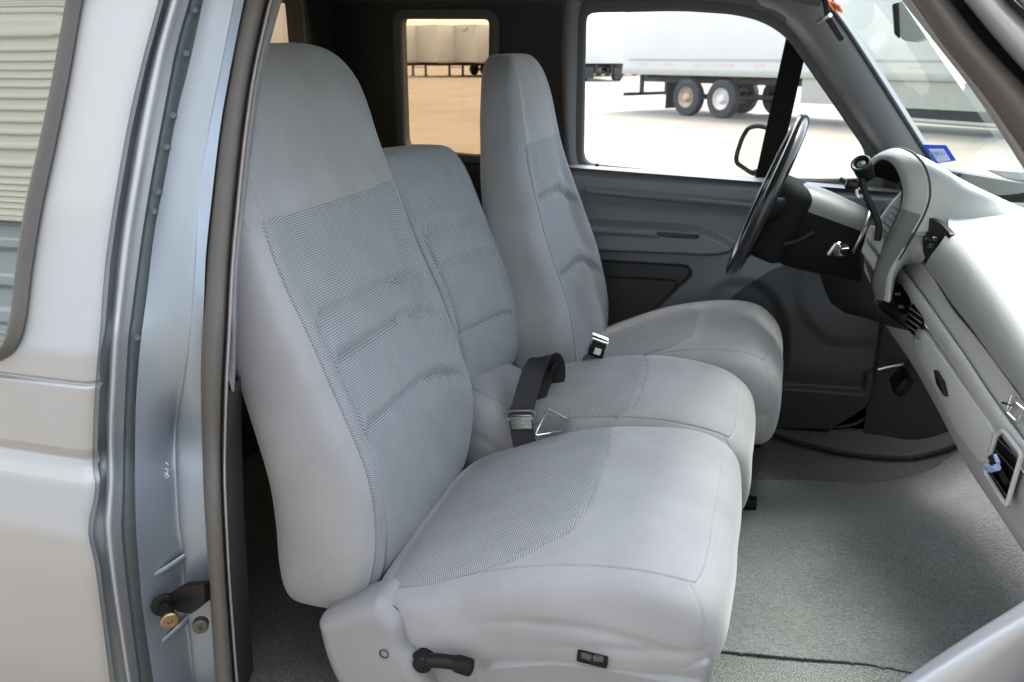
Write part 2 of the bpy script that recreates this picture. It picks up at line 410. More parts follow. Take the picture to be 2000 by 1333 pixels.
# ---- passenger-side rear body and B-pillar
c1 = [(318, -40), (310, 0), (275, 130), (247, 255), (222, 400), (205, 520), (195, 650), (185, 765), (181, 860), (181, 915), (186, 945), (183, 975), (172, 1037), (187, 1117), (215, 1333), (225, 1400)]
def body_rear():
    # one sheet: from the pillar edge back to the bed
    edge = rowpx(c1, 0); zs = [p.z for p in edge][::-1]; xs = [p.x for p in edge][::-1]
    def fn(a, z):
        xe = np.interp(z, zs, xs); X = xe+(a*-1.5); Y = np.vectorize(Yb)(z)
        groove = 0
        Y = Y+.006*np.exp(-((z-1.205-(X+.9)*.0)/.0035)**2)+.012*sm(.0, .3, a)*0
        Y = Y+.010*np.exp(-(a/.008)**2)
        return X, Y, z
    zz = sorted(set(list(np.linspace(.45, 1.74, 130))+list(np.linspace(1.19, 1.22, 24))+list(np.linspace(1.05, 1.11, 24))))
    aa = [0, .002, .004, .007, .011, .016, .03, .06, .12, .25, .5, 1]
    A, Z = np.meshgrid(aa, zz); X, Y, Z = fn(A, Z); V = np.stack([X, Y, Z], -1).reshape(-1, 3); nx = len(aa)
    Fc = [(j*nx+i, (j+1)*nx+i, (j+1)*nx+i+1, j*nx+i+1) for j in range(len(zz)-1) for i in range(nx-1)]
    p = obj('rear_side_panel', V, Fc, M['paint'], truck, True)
    # fixed rear quarter glass with rubber gasket, proud of the skin
    g_in = [(140, -60), (130, 0), (102, 160), (75, 290), (50, 400), (32, 520), (22, 610), (8, 660), (-12, 688), (-60, 700)]
    g_out = [(172, -60), (160, 0), (132, 160), (106, 290), (82, 400), (62, 520), (48, 630), (30, 680), (0, 706), (-60, 722)]
    far_in = [(p_[0]-260, p_[1]+(-30)) for p_ in g_in]
    gi = rowpx(g_in, -.010); go = rowpx(g_out, -.004); gm = [a.lerp(b, .5)+Vector((0, -.012, 0)) for a, b in zip(gi, go)]
    V, Fc = skin([gi, [a.lerp(b, .15)+Vector((0, -.006, 0)) for a, b in zip(gi, go)], gm, [a.lerp(b, .85)+Vector((0, -.004, 0)) for a, b in zip(gi, go)], go], 60, 3)
    gk = obj('window_gasket', V, Fc, M['rubber'], truck, True)
    V, Fc = skin([go, [q+Vector((.003, .006, -.001)) for q in go]], 60); 
    back = [Vector((q.x-.75, q.y, q.z)) for q in gi]
    top = gi[0]
    rows = [gi, [q+Vector((-.02, 0, 0)) for q in gi], [Vector((q.x-.75, Yb(q.z)-.008, q.z)) for q in gi]]
    V, Fc = skin(rows, 50); obj('quarter_glass', V, Fc, M['outerglass'], truck, True)
body_rear()
def pillar():
    c2 = [(338, -40), (328, 0), (300, 100), (272, 225), (255, 325), (235, 450), (220, 600), (215, 667), (208, 800), (207, 880), (207, 927), (204, 985), (202, 1037), (215, 1142), (245, 1333), (255, 1400)]
    c3 = [(382, -40), (370, 0), (345, 90), (320, 215), (295, 350), (275, 475), (255, 625), (250, 667), (243, 800), (241, 880), (240, 947), (238, 1000), (237, 1037), (248, 1150), (272, 1333), (280, 1400)]
    c4 = [(405, -40), (397, 0), (370, 125), (345, 225), (322, 350), (302, 450), (287, 575), (275, 667), (266, 780), (264, 880), (264, 960), (266, 1037), (272, 1120), (280, 1200), (300, 1333), (308, 1400)]
    c4m = [(430, -40), (420, 0), (395, 125), (372, 225), (350, 350), (330, 450), (315, 575), (305, 667), (300, 780), (298, 880), (298, 960), (300, 1037), (306, 1120), (314, 1200), (335, 1333), (342, 1400)]
    c4b = [(465, -40), (455, 0), (430, 125), (405, 250), (385, 375), (378, 500), (372, 600), (366, 680), (352, 770), (342, 842), (343, 920), (348, 1017), (356, 1080), (362, 1180), (378, 1333), (384, 1400)]
    c6 = [(490, -40), (477, 0), (450, 135), (430, 250), (415, 375), (402, 500), (398, 600), (393, 700), (393, 780), (395, 867), (397, 940), (401, 1017), (406, 1100), (410, 1160), (421, 1333), (427, 1400)]
    n = len(c1)
    zr = [side(*p).z for p in c6]; low = [float(sm(1.34, 1.18, np.array(z))) for z in zr]
    lows = [max(0, min(1, (1.36-z)/.22)) for z in zr]
    f1 = rowpx(c1, .0); f1b = rowpx([(x+4, y) for x, y in c1], .012)
    f2 = rowpx(c2, .030)
    V, Fc = skin([f1, f1b, rowpx([(a[0]*.5+b[0]*.5, a[1]*.5+b[1]*.5) for a, b in zip(c1, c2)], .022), f2], 90, 2); obj('door_opening_flange', V, Fc, M['jamb'], truck)
    mid = [((a[0]*.6+b[0]*.4), (a[1]+b[1])/2) for a, b in zip(c2, c3)]; mid2 = [((a[0]*.3+b[0]*.7), (a[1]+b[1])/2) for a, b in zip(c2, c3)]
    q1 = [(a[0]*.88+b[0]*.12, (a[1]*.9+b[1]*.1)) for a, b in zip(c2, c3)]
    V, Fc = skin([f2, rowpx(q1, .018), rowpx(mid, .020), rowpx(mid2, .034), rowpx(c3, .046)], 90, 4); obj('door_opening_bead', V, Fc, M['paint'], truck)
    V, Fc = skin([rowpx(c3, .046), rowpx([(a[0]*.8+b[0]*.2, a[1]) for a, b in zip(c3, c4)], .058), rowpx([(a[0]*.3+b[0]*.7, a[1]) for a, b in zip(c3, c4)], .062), rowpx(c4, .060)], 90, 3)
    pinch = obj('pinch_flange', V, Fc, M['sealer'], truck)
    for (x, y) in ((381, 20), (364, 105), (338, 226), (326, 288), (309, 375), (301, 413), (268, 660)):
        p = side(x, y, .055); MB().lathe(p, (.6, -.8, .1), [(0, .0045), (.0007, .0042), (.0010, .003), (.0005, .0024), (.0004, 0)], 16).build('spot_weld', M['sealer'], pinch)
    J = M['jamb']
    r4 = rowpx(c4, .060); r4m = rowpx(c4m, [.062+.03*l for l in lows]); r4b = rowpx(c4b, [.070+.062*l for l in lows]); r6 = rowpx(c6, [.085+.047*l for l in lows])
    # add a small edge radius between jamb and raised pillar plate
    V, Fc = skin([r4, r4m, [a.lerp(b, .5)+Vector((0, .004*l, 0)) for a, b, l in zip(r4m, r4b, lows)], r4b, [a.lerp(b, .18)+Vector((.0, -.006*l, 0)) for a, b, l in zip(r4b, r6, lows)], [a.lerp(b, .5)+Vector((.0, -.005*l, 0)) for a, b, l in zip(r4b, r6, lows)], r6], 110, 4)
    obj('b_pillar', V, Fc, M['jambpaint'], truck)
    # embossed ribs
    for a, b in (((283, 1137), (368, 1084)), ((300, 1270), (372, 1205))):
        P = [side(a[0]+(b[0]-a[0])*t, a[1]+(b[1]-a[1])*t, .079+.05*t+.004*abs(2*t-1)**3) for t in (0, .25, .5, .75, 1)]
        MB().tube(P, .0045, 12, flat=(.004, .007), up=(1, 0, 0)).build('embossed_rib', J, truck)
    # weatherstrip: bulb + lip
    c6b = [(x+6, y) for x, y in c6]
    c7 = [(545, -40), (532, 0), (506, 110), (492, 190), (479, 290), (466, 420), (457, 520), (452, 620), (445, 740), (441, 867), (441, 940), (443, 1000), (447, 1080), (451, 1150), (465, 1333), (470, 1400)]
    lerp = lambda t: [(a[0]*(1-t)+b[0]*t, a[1]*(1-t)+b[1]*t) for a, b in zip(c6, c7)]
    V, Fc = skin([rowpx(c6, .112), rowpx(c6, .098), rowpx(lerp(.12), .088), rowpx(lerp(.45), .086), rowpx(lerp(.68), .094), rowpx(lerp(.78), .108), rowpx(lerp(.86), .120)], 110, 3)
    obj('weatherstrip', V, Fc, M['rubber'], truck, label='brown-grey rubber weatherstrip down the rear edge of the door opening')
    V, Fc = skin([rowpx(lerp(.84), .118), rowpx(lerp(.90), .104), rowpx(lerp(.97), .104), rowpx(lerp(1.02), .118), rowpx(lerp(1.03), .16)], 110, 3)
    obj('seal_lip', V, Fc, mat('seal_lip', (.30, .27, .27), .35), truck)
    c8 = [(560, -40), (548, 0), (522, 95), (505, 180), (492, 280), (479, 400), (470, 480), (463, 560), (460, 640), (458, 720), (457, 765)]
    c7s = c7[:10]
    t0 = rowpx([(x+2, y) for x, y in c7[:9]], .122); t1 = rowpx(c8, .140); t2 = rowpx([(x+3, y) for x, y in c8], .20); t3 = [q+Vector((-.25, .02, 0)) for q in t2]
    V, Fc = skin([t0, rowpx([(x-4, y) for x, y in c8], .124), t1, t2, t3], 70); obj('pillar_trim', V, Fc, M['plastic'], truck, autosharp=50)
    c9 = [(455, 755), (452, 867), (453, 940), (455, 1000), (459, 1080), (464, 1150), (476, 1333), (481, 1400)]
    t0 = rowpx([(x+2, y) for x, y in c7[8:]], .124); t1 = rowpx(c9, .15); t2 = [q+Vector((-.02, .06, 0)) for q in t1]; t3 = [q+Vector((-.5, .06, 0)) for q in t1]
    V, Fc = skin([t0, t1, t2, t3], 60); obj('lower_pillar_trim', V, Fc, M['darktrim'], truck, autosharp=50)
    # small white inspection stamp
    for gl in ([(323, 903), (329, 908)], [(322, 916), (328, 917), (327, 925), (321, 924)], [(321, 930), (327, 926), (330, 931), (324, 934)]):
        MB().tube([side(x, y, .0945) for x, y in gl], .0006, 5, sub=1).build('stamp_mark', M['paper'], truck)
    # striker
    p = side(322, 1183, .080); d = Vector((.72, -.66, -.12)).normalized()
    st = MB().lathe(p-d*.004, d, [(0, .021), (.004, .021), (.006, .018), (.006, .010), (.007, 0)], 32).build('door_striker', M['black'], truck)
    MB().cyl(p+d*.004, p+d*.036, .0085, n=24, bev=.001).build('pin', M['steel'], st)
    b_ = MB()
    for k in range(6): b_.lathe(p+d*(.008+k*.004), d, [(0, .0085), (.001, .0105), (.002, .0105), (.003, .0085)], 20)
    b_.build('spring', M['black'], st)
    MB().lathe(p+d*.034, d, [(0, .009), (.001, .014), (.006, .0145), (.008, .0125), (.008, .005), (.005, .004), (.005, 0)], 28).build('pin_head', M['brass'], st)
    br = [side(x, y, .085) for x, y in ((330, 1160), (352, 1146), (398, 1142), (400, 1178), (372, 1200), (345, 1196))]
    MB().prism(br, (.004, .016, 0), .001).build('bracket', M['black'], st)
    p = side(392, 1217, .095); MB().lathe(p, (.55, -.83, 0), [(0, .013), (.012, .0125), (.014, .010), (.014, .004), (.011, .0035), (.011, 0)], 24).build('rubber_bumper', mat('bumper_rubber', (.05, .05, .035), .5), truck)
pillar()

# ---- cab shell: roof, rear wall, driver side, floor
def D2(x, y, Y=YD): p = at(x, y, Y=Y); return (p.x, p.z)
wr = [rounded([D2(*q) for q in ((1133, 12), (1330, 7), (1440, 14), (1500, 30), (1548, 62), (1702, 285), (1714, 362), (1600, 363), (1470, 360), (1300, 348), (1128, 330))], [.05, 0.05, .05, .05, .05, .03, .01, 0, .0, .03, .06])][0]
qr = rounded([D2(*q) for q in ((775, 27), (966, 27), (962, 314), (784, 298))], [.035, .035, .05, .05])
def shell():
    # driver side wall, leaning inwards with height, with openings for the quarter window and the door window
    outer = [(-1.5, .45), (.85, .45), (.85, 1.30), (.42, 1.36), (.10, 1.80), (-.1, 1.86), (-1.5, 1.86)]
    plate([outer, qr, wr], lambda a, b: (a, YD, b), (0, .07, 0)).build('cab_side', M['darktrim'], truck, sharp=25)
    ring = lambda loop, y: [Vector((a, y, b)) for a, b in loop]
    # quarter window
    MB().tube(ring(qr, YD-.002), .010, 8, True, 1, flat=(.010, .016), up=(0, 1, 0)).build('window_surround', M['head'], truck)
    MB().tube(ring(qr, YD+.012), .008, 8, True, 1).build('window_seal', M['seal'], truck)
    plate([qr], lambda a, b: (a, YD+.03, b), (0, .004, 0)).build('quarter_window', M['privacy'], truck, smooth=False, label='brown-tinted rear quarter window behind the driver seat')
    # door window frame (light grey moulded edge), seal and glass
    MB().tube(ring(wr, YD-.004), .012, 8, True, 1, flat=(.012, .020), up=(0, 1, 0)).build('door_window_surround', M['head'], truck)
    MB().tube(ring(wr, YD+.012), .008, 8, True, 1).build('door_window_seal', M['seal'], truck)
    # roof and headliner
    V, Fc = hgrid(-1.5, .07, 1.12, 2.62, 20, 30, lambda x, y: (x, y, 1.80+.03*(1-((y-1.87)/.75)**2)-.04*sm(-.1, .07, x)))
    obj('headliner', V, Fc, M['head'], truck)
    V, Fc = hgrid(-1.56, .09, 1.10, 2.66, 20, 30, lambda x, y: (x, y, 1.85+.04*(1-((y-1.87)/.78)**2)-.07*sm(-.1, .09, x)))
    obj('roof', V, Fc, M['paint'], truck)
    # rear wall with back window
    bw = rounded([(1.35, 1.36), (2.44, 1.36), (2.425, 1.83), (1.38, 1.83)], .05)
    outer = [(1.0, .5), (2.66, .5), (2.66, 1.95), (1.0, 1.95)]
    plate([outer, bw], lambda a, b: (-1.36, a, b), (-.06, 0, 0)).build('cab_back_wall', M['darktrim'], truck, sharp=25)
    MB().tube([Vector((-1.355, a, b)) for a, b in bw], .012, 8, True, 1).build('back_window_seal', M['seal'], truck)
    plate([bw], lambda a, b: (-1.39, a, b), (-.004, 0, 0)).build('back_window', glassm('back_glass', (.80, .70, .56), .05), truck, smooth=False)
    # passenger side inner wall behind the pillar, rear floor
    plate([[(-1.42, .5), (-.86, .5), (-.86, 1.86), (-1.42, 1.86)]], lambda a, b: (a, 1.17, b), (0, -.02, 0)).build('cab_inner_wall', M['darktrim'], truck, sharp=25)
shell()

def far_pillars():
    # B pillar / door rear frame on driver side : grey moulded
    a = [at(x, y, Y=YD-.004) for x, y in ((1102, -60), (1098, 30), (1096, 120), (1100, 250), (1108, 330), (1135, 355))]
    b = [at(x, y, Y=YD-.026) for x, y in ((1122, -60), (1116, 30), (1112, 120), (1112, 250), (1118, 325), (1140, 348))]
    c = [at(x, y, Y=YD-.012) for x, y in ((1150, -60), (1133, 25), (1130, 120), (1127, 250), (1130, 315), (1150, 332))]
    V, Fc = skin([a, [p.lerp(q, .5)+Vector((0, -.008, 0)) for p, q in zip(a, b)], b, c, [q+Vector((.002, .03, 0)) for q in c]], 50, 3); obj('door_frame', V, Fc, M['doorplastic'], truck)
    # A pillar on driver side, grey, broad and rounded
    r1 = [at(x, y, Y=YD-.004) for x, y in ((1380, -50), (1440, 5), (1505, 32), (1550, 68), (1620, 168), (1704, 290), (1760, 372))]
    r1b = [q+Vector((.004, -.02, .004)) for q in r1]
    r3 = [at(x, y, Y=2.49) for x, y in ((1480, -80), (1560, -40), (1600, 0), (1640, 50), (1706, 150), (1792, 285), (1840, 360))]
    mid = [p.lerp(q, .55)+Vector((-.018, -.012, -.012)) for p, q in zip(r1b, r3)]
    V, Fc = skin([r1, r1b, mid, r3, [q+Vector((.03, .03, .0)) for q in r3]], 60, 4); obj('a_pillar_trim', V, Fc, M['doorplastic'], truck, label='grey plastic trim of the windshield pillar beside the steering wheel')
    MB().tube([q+Vector((.006, .0, .004)) for q in r3], .006, 8).build('windshield_seal', M['seal'], truck)
    # header over the driver's door
    h1 = [at(x, y, Y=YD-.006) for x, y in ((900, 4), (1120, 6), (1280, 4), (1400, 8), (1480, 22), (1535, 52))]
    h2 = [q+Vector((0, -.06, .055)) for q in h1]
    V, Fc = skin([h1, [p.lerp(q, .5)+Vector((0, -.02, -.008)) for p, q in zip(h1, h2)], h2], 50, 4); obj('roof_rail_trim', V, Fc, M['head'], truck)
    # division bar and vent window
    d = [at(x, y, Y=YD+.02) for x, y in ((1541, 48), (1575, 98), (1516, 360), (1472, 360))]
    MB().prism(d, (0, .03, 0), .003).build('division_bar', M['matteblack'], truck)
    plate([[D2(*q) for q in ((1118, -10), (1540, -10), (1545, 60), (1475, 365), (1118, 345))]], lambda a, b: (a, YD+.035, b), (0, .004, 0)).build('door_glass', M['clearglass'], truck, smooth=False)
    plate([[D2(*q) for q in ((1560, 80), (1720, 290), (1740, 365), (1500, 365))]], lambda a, b: (a, YD+.035, b), (0, .004, 0)).build('vent_window', M['clearglass'], truck, smooth=False)
far_pillars()

def door_panel():
    pt = lambda L_: rounded([D2(*q) for q in L_], .03, 5)
    strip = pt([(1148, 352), (1300, 362), (1500, 378), (1700, 392), (1700, 405), (1500, 392), (1300, 377), (1152, 366)])
    arm = pt([(1120, 426), (1250, 432), (1340, 438), (1390, 450), (1440, 476), (1400, 486), (1250, 480), (1120, 476)])
    armtop = pt([(1120, 424), (1280, 430), (1372, 438), (1378, 447), (1300, 450), (1120, 440)])
    pull = pt([(1292, 441), (1372, 447), (1366, 454), (1296, 449)])
    pocket = pt([(1080, 500), (1346, 516), (1352, 530), (1290, 590), (1200, 700), (1080, 700)])
    pock2 = pt([(1080, 533), (1330, 545), (1300, 585), (1200, 700), (1080, 700)])
    spk = pt([(1385, 600), (1400, 560), (1430, 545), (1475, 545), (1510, 570), (1530, 620), (1530, 700), (1385, 700)])
    lowp = pt([(1150, 740), (1540, 742), (1688, 752), (1694, 700), (1706, 760), (1690, 800), (1640, 818), (1150, 812)])
    kick = pt([(1590, 500), (1716, 560), (1718, 640), (1620, 640), (1580, 600), (1565, 540)])
    swell = pt([(1120, 400), (1720, 415), (1720, 330), (1120, 330)])
    recess = pt([(1120, 408), (1450, 424), (1800, 440), (1800, 470), (1480, 452), (1440, 466), (1390, 440), (1300, 428), (1120, 420)])
    def fn(x, z):
        h = .045+.020*sm(1.22, 1.30, z)*(1-sm(1.325, 1.35, z))
        h = h+raised(x, z, strip, .010, .006)-.004*np.exp(-(sdpoly(x, z, strip)/.003)**2)
        h = h+raised(x, z, arm, .055, .016, .004)+raised(x, z, armtop, .012, .012)
        h = h-raised(x, z, pull, .03, .006)-raised(x, z, pocket, .022, .014, .003)-raised(x, z, pock2, .006, .005)
        h = h-raised(x, z, spk, .010, .04, .005)+raised(x, z, lowp, .016, .02, .01)+raised(x, z, kick, .006, .04, .02)
        h = h+.012*sm(.95, .75, z)+.03*(1-sm(.05, .30, np.abs(z-.86)))*sm(-.35, .1, x)
        edge = sm(.0, .03, .345-.25*sm(.75, .55, z)**2*1.0*sm(.1, .35, x)-x)
        h = h*edge
        return x, YD-h, z
    ta, tb = at(1170, 331, Y=YD-.06), at(1470, 354, Y=YD-.06); tslope = (tb.z-ta.z)/(tb.x-ta.x); tz = lambda x: ta.z+(x-ta.x)*tslope
    def fn2(x, z):
        X, Y, Z = fn(x, z); return X, Y, z+(tz(x)-1.352)*sm(1.15, 1.352, z)
    V, Fc = hgrid(-.66, .36, .555, 1.352, 330, 260, fn2)
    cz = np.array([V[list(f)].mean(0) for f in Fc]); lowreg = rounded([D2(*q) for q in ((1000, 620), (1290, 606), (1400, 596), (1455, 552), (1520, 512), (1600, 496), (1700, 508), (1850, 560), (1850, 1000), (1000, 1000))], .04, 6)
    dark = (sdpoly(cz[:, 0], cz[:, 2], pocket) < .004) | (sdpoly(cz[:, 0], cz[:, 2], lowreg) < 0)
    dF = [f for f, k in zip(Fc, dark) if k]; Fc = [f for f, k in zip(Fc, dark) if not k]; a_, f_, u_ = sub_mesh(V, dF, np.zeros((len(V), 2))); V, Fc, u_2 = sub_mesh(V, Fc, np.zeros((len(V), 2)))
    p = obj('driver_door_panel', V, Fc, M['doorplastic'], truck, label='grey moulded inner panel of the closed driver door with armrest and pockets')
    obj('shaded_lower_door', a_, f_, mat('shaded_door_plastic', (.042, .044, .048), .5, bump=.1, bscale=700), p)  # shade on the pocket and lower door put into a darker plastic colour
    # top ledge up to the glass
    V, Fc = hgrid(-.66, .40, 0, 1, 60, 8, lambda x, t: (x, YD-.068+.09*t, tz(x)+.006*np.sin(t*3.14)-.004*t))
    obj('window_ledge', V, Fc, M['doorplastic'], p)
    q = at(1166, 331, Y=YD-.02); MB().lathe(q, (0, 0, 1), [(-.01, .005), (.006, .0045), (.008, .006), (.014, .006), (.017, .003), (.017, 0)], 16).build('lock_knob', M['black'], p)
    mb = MB()
    for k in range(9):
        for j in range(7):
            q = at(1425+j*14, 570+k*14, Y=YD-.033); mb.lathe(q, (0, -1, 0), [(0, .0025), (.001, .0015), (.001, 0)], 8)
    mb.build('speaker_grille', M['black'], p)
    MB().tube([at(x, y, Y=YD-.070) for x, y in ((1530, 738), (1600, 742), (1660, 745), (1692, 738))], .004, 8).build('pocket_lip', M['doorplastic'], p)
    # black gap between door and kick panel
    MB().tube([at(x, y, Y=YD-.02) for x, y in ((1725, 560), (1726, 640), (1712, 740), (1700, 800), (1670, 828), (1600, 836), (1470, 828))], .007, 8).build('door_edge_seal', M['seal'], truck)
    # kick panel forward of the door
    V, Fc = hgrid(.32, 1.0, .5, 1.3, 30, 30, lambda x, z: (x, YD-.03-.06*sm(.32, .7, x), z)); obj('kick_panel', V, Fc, M['darktrim'], truck)
door_panel()

# ---- floor
def floorz(x, y):
    hump = .055*np.exp(-((y-1.95)/.24)**2)*sm(-.2, .3, x)
    toe = .55*sm(.42, 1.05, x)
    return .565+hump+toe
def floor_():
    V, Fc = hgrid(-1.4, 1.0, 1.02, 2.62, 120, 90, lambda x, y: (x, y, floorz(x, y))); obj('floor_carpet', V, Fc, M['carpet'], truck)
    # firewall
    V, Fc = hgrid(1.02, 2.64, .4, 1.33, 10, 10, lambda y, z: (1.0-.1*(z-1)+0*y, y, z)); obj('firewall', V, Fc, M['darktrim'], truck)
floor_()
def px_floor(x, y, dz=0):
    z = .6
    for _ in range(20): p = at(x, y, Z=z); z = .6*z+.4*(float(floorz(np.array(p.x), np.array(p.y)))+dz)
    return at(x, y, Z=z)
def flatmat(name, px, m, dz, th, label, cat, bind=None, rr=.03, group=None):
    pts = [px_floor(x, y, dz) for x, y in px]; poly = rounded([(p.x, p.y) for p in pts], rr, 8)
    xs = [p[0] for p in poly]; ys = [p[1] for p in poly]; n = 190
    b = bmesh.new(); gx = np.linspace(min(xs)-.01, max(xs)+.01, n); gy = np.linspace(min(ys)-.01, max(ys)+.01, n)
    X, Y = np.meshgrid(gx, gy); S = sdpoly(X, Y, poly)
    # pull nearly-outside vertices onto the outline
    e = 1e-4; gxx = (sdpoly(X+e, Y, poly)-S)/e; gyy = (sdpoly(X, Y+e, poly)-S)/e; cell = max(gx[1]-gx[0], gy[1]-gy[0])*.75
    near = np.abs(S) < cell; X = np.where(near, X-gxx*S, X); Y = np.where(near, Y-gyy*S, Y); keep = S < cell
    Z = floorz(X, Y)+dz+.004*np.sin(X*9+1)*np.cos(Y*8); V = []; Fc = []; idx = -np.ones(X.shape, int)
    for j in range(n):
        for i in range(n):
            if keep[j, i]: idx[j, i] = len(V); V.append((X[j, i], Y[j, i], Z[j, i]))
    nv = len(V)
    for j in range(n-1):
        for i in range(n-1):
            q = [idx[j, i], idx[j, i+1], idx[j+1, i+1], idx[j+1, i]]
            if min(q) >= 0: Fc.append(tuple(q))
    root = thing(name, label, cat, (sum(xs)/len(xs), sum(ys)/len(ys), V[0][2]-th), group)
    o = obj('pile', V, Fc, m, root)
    o.modifiers.new('thick', 'SOLIDIFY').thickness = th
    out = [Vector((a, b_, float(floorz(np.array(a), np.array(b_)))+dz+.004*math.sin(a*9+1)*math.cos(b_*8)-.001)) for a, b_ in poly]
    MB().tube(out, .005 if bind is None else bind, 8, True, 1).build('bound_edge', M['binding'], root)
    return root
flatmat('floor_mat', [(1290, 930), (1500, 938), (1690, 944), (1790, 925), (1870, 880), (1960, 830), (2200, 800), (2400, 1100), (2050, 1400), (1960, 1340), (1700, 1296), (1560, 1288), (1440, 1276), (1290, 1260)], M['mat'], .010, .004, 'large plain grey carpet mat in front of the passenger seat', 'floor mat', rr=.04, bind=.0012)
flatmat('floor_mat', [(1330, 800), (1480, 838), (1560, 866), (1650, 885), (1740, 892), (1810, 884), (1880, 864), (1960, 800), (1960, 740), (1800, 700), (1300, 700)], M['mat2'], .020, .008, 'dark carpet mat with black bound edge in the driver footwell', 'floor mat', rr=.04, bind=.006)
# lighter loop-pile carpet at the door sill
V, Fc = hgrid(-.6, .9, 1.0, 1.52, 60, 20, lambda x, y: (x, y, floorz(x, y)+.006)); obj('sill_carpet', V, Fc, M['loop'], truck)

# ---- seats
def ci(x, xs, ys):
    P = [Vector((a, b, 0)) for a, b in zip(xs, ys)]; Q_ = spline(P, 12); qx = np.array([p.x for p in Q_]); qy = np.array([p.y for p in Q_])
    k = np.concatenate([[True], np.diff(np.maximum.accumulate(qx)) > 1e-7]); return np.interp(x, qx[k], qy[k])
def backrest(parent, y0, y1, z0, z1, zf, xf, zd, dd, wf=None, ins_top=.44, ins_w=.96, grooves=(), rec=.03, n=6, N=120, dx=0., panel_a=.66, side_dip=.03, label=None, headseam=True, ilabel=None, allwoven=False, gd=.018, yaw=0.):
    yc = (y0+y1)/2; hw = (y1-y0)/2
    def deform(P):
        z = z0+(z1-z0)*(P[:, 2]+1)/2; X0 = ci(z, zf, xf); D = ci(z, zd, dd)
        Wd = hw*(ci(z, wf[0], wf[1]) if wf else 1.0)
        X = X0-D/2+P[:, 0]*D/2
        u = np.abs(P[:, 1]); r_ = rec*sm(z0+.05, z0+.25, z)*(1-.75*sm(z1-.42, z1-.22, z))
        X = X-np.clip(P[:, 0], 0, 1)*r_*(1-sm(panel_a-.06, panel_a+.22, u))+np.clip(P[:, 0], 0, 1)*.008*(1-u**2)
        bulge = .010*np.clip(1-P[:, 0]**2, 0, 1); X = X+yaw*P[:, 1]*hw
        return np.stack([X, yc+P[:, 1]*(Wd+bulge), z], 1)
    def ins(a, b):
        top = ins_top+side_dip*np.clip((np.abs(a)-.62)/.28, 0, 1)**1
        return np.maximum(np.maximum(np.abs(a)-ins_w, b-top)*hw, (-.985-b)*.4)
    def disp(P, AB, ax, V):
        a, b = AB[:, 0], AB[:, 1]; z = V[:, 2]; fr = ax == 1
        d = np.zeros(len(P))
        d -= np.where(fr, .0045*np.exp(-(ins(a, b)/.0035)**2)*(b < ins_top+.05), 0)
        e = (np.abs(a)-.93)*hw
        if headseam: d -= np.where(fr & (b > ins_top-.02), .0035*np.exp(-(e/.003)**2), 0)
        side_ = (ax == 2) | (ax == 3)
        d -= np.where(side_, .003*np.exp(-((P[:, 2]-ins_top)*(z1-z0)/2/.0025)**2), 0)
        u = a/panel_a
        for (gz, drop, ga) in grooves:
            zz = gz-drop*np.clip((a-.1)/.9, 0, 1)**2.2-.02*np.clip((-a-ga+.1)/.1, 0, 1)
            dist = z-zz; ok = fr & (a > -ga)
            fade = sm(-ga, -ga+.06, a)*(1-sm(.62, .92, a))
            d -= np.where(ok, fade*gd*(.85*np.exp(-(dist/.0040)**2)+.30*np.exp(-(np.clip(dist, -1, 0)/.020)**2)*(dist < 0)-.35*np.exp(-((dist-.024)/.018)**2)), 0)
        if grooves:
            zt = grooves[0][0]; dd_ = (a+grooves[0][2]+.03*sm(zt-.12, zt, z)-.02)*hw
            d -= np.where(fr, sm(zt+.004, zt-.006, z)*gd*.8*np.exp(-(dd_/.0045)**2), 0)
        # soft wrinkles
        d += .0012*np.sin(V[:, 2]*31+V[:, 1]*17)*np.sin(V[:, 1]*23+V[:, 0]*9)
        return d
    V, out, uv = pillow(N, n, deform, disp, ins, (0, 1), (hw, (z1-z0)/2))
    if allwoven: return obj('backrest', V, out[0]+out[1], M['woven'], parent, True, uv=uv, label=label)
    return cushion_obj('backrest', 'cloth_insert', V, out, uv, parent, label, ilabel)

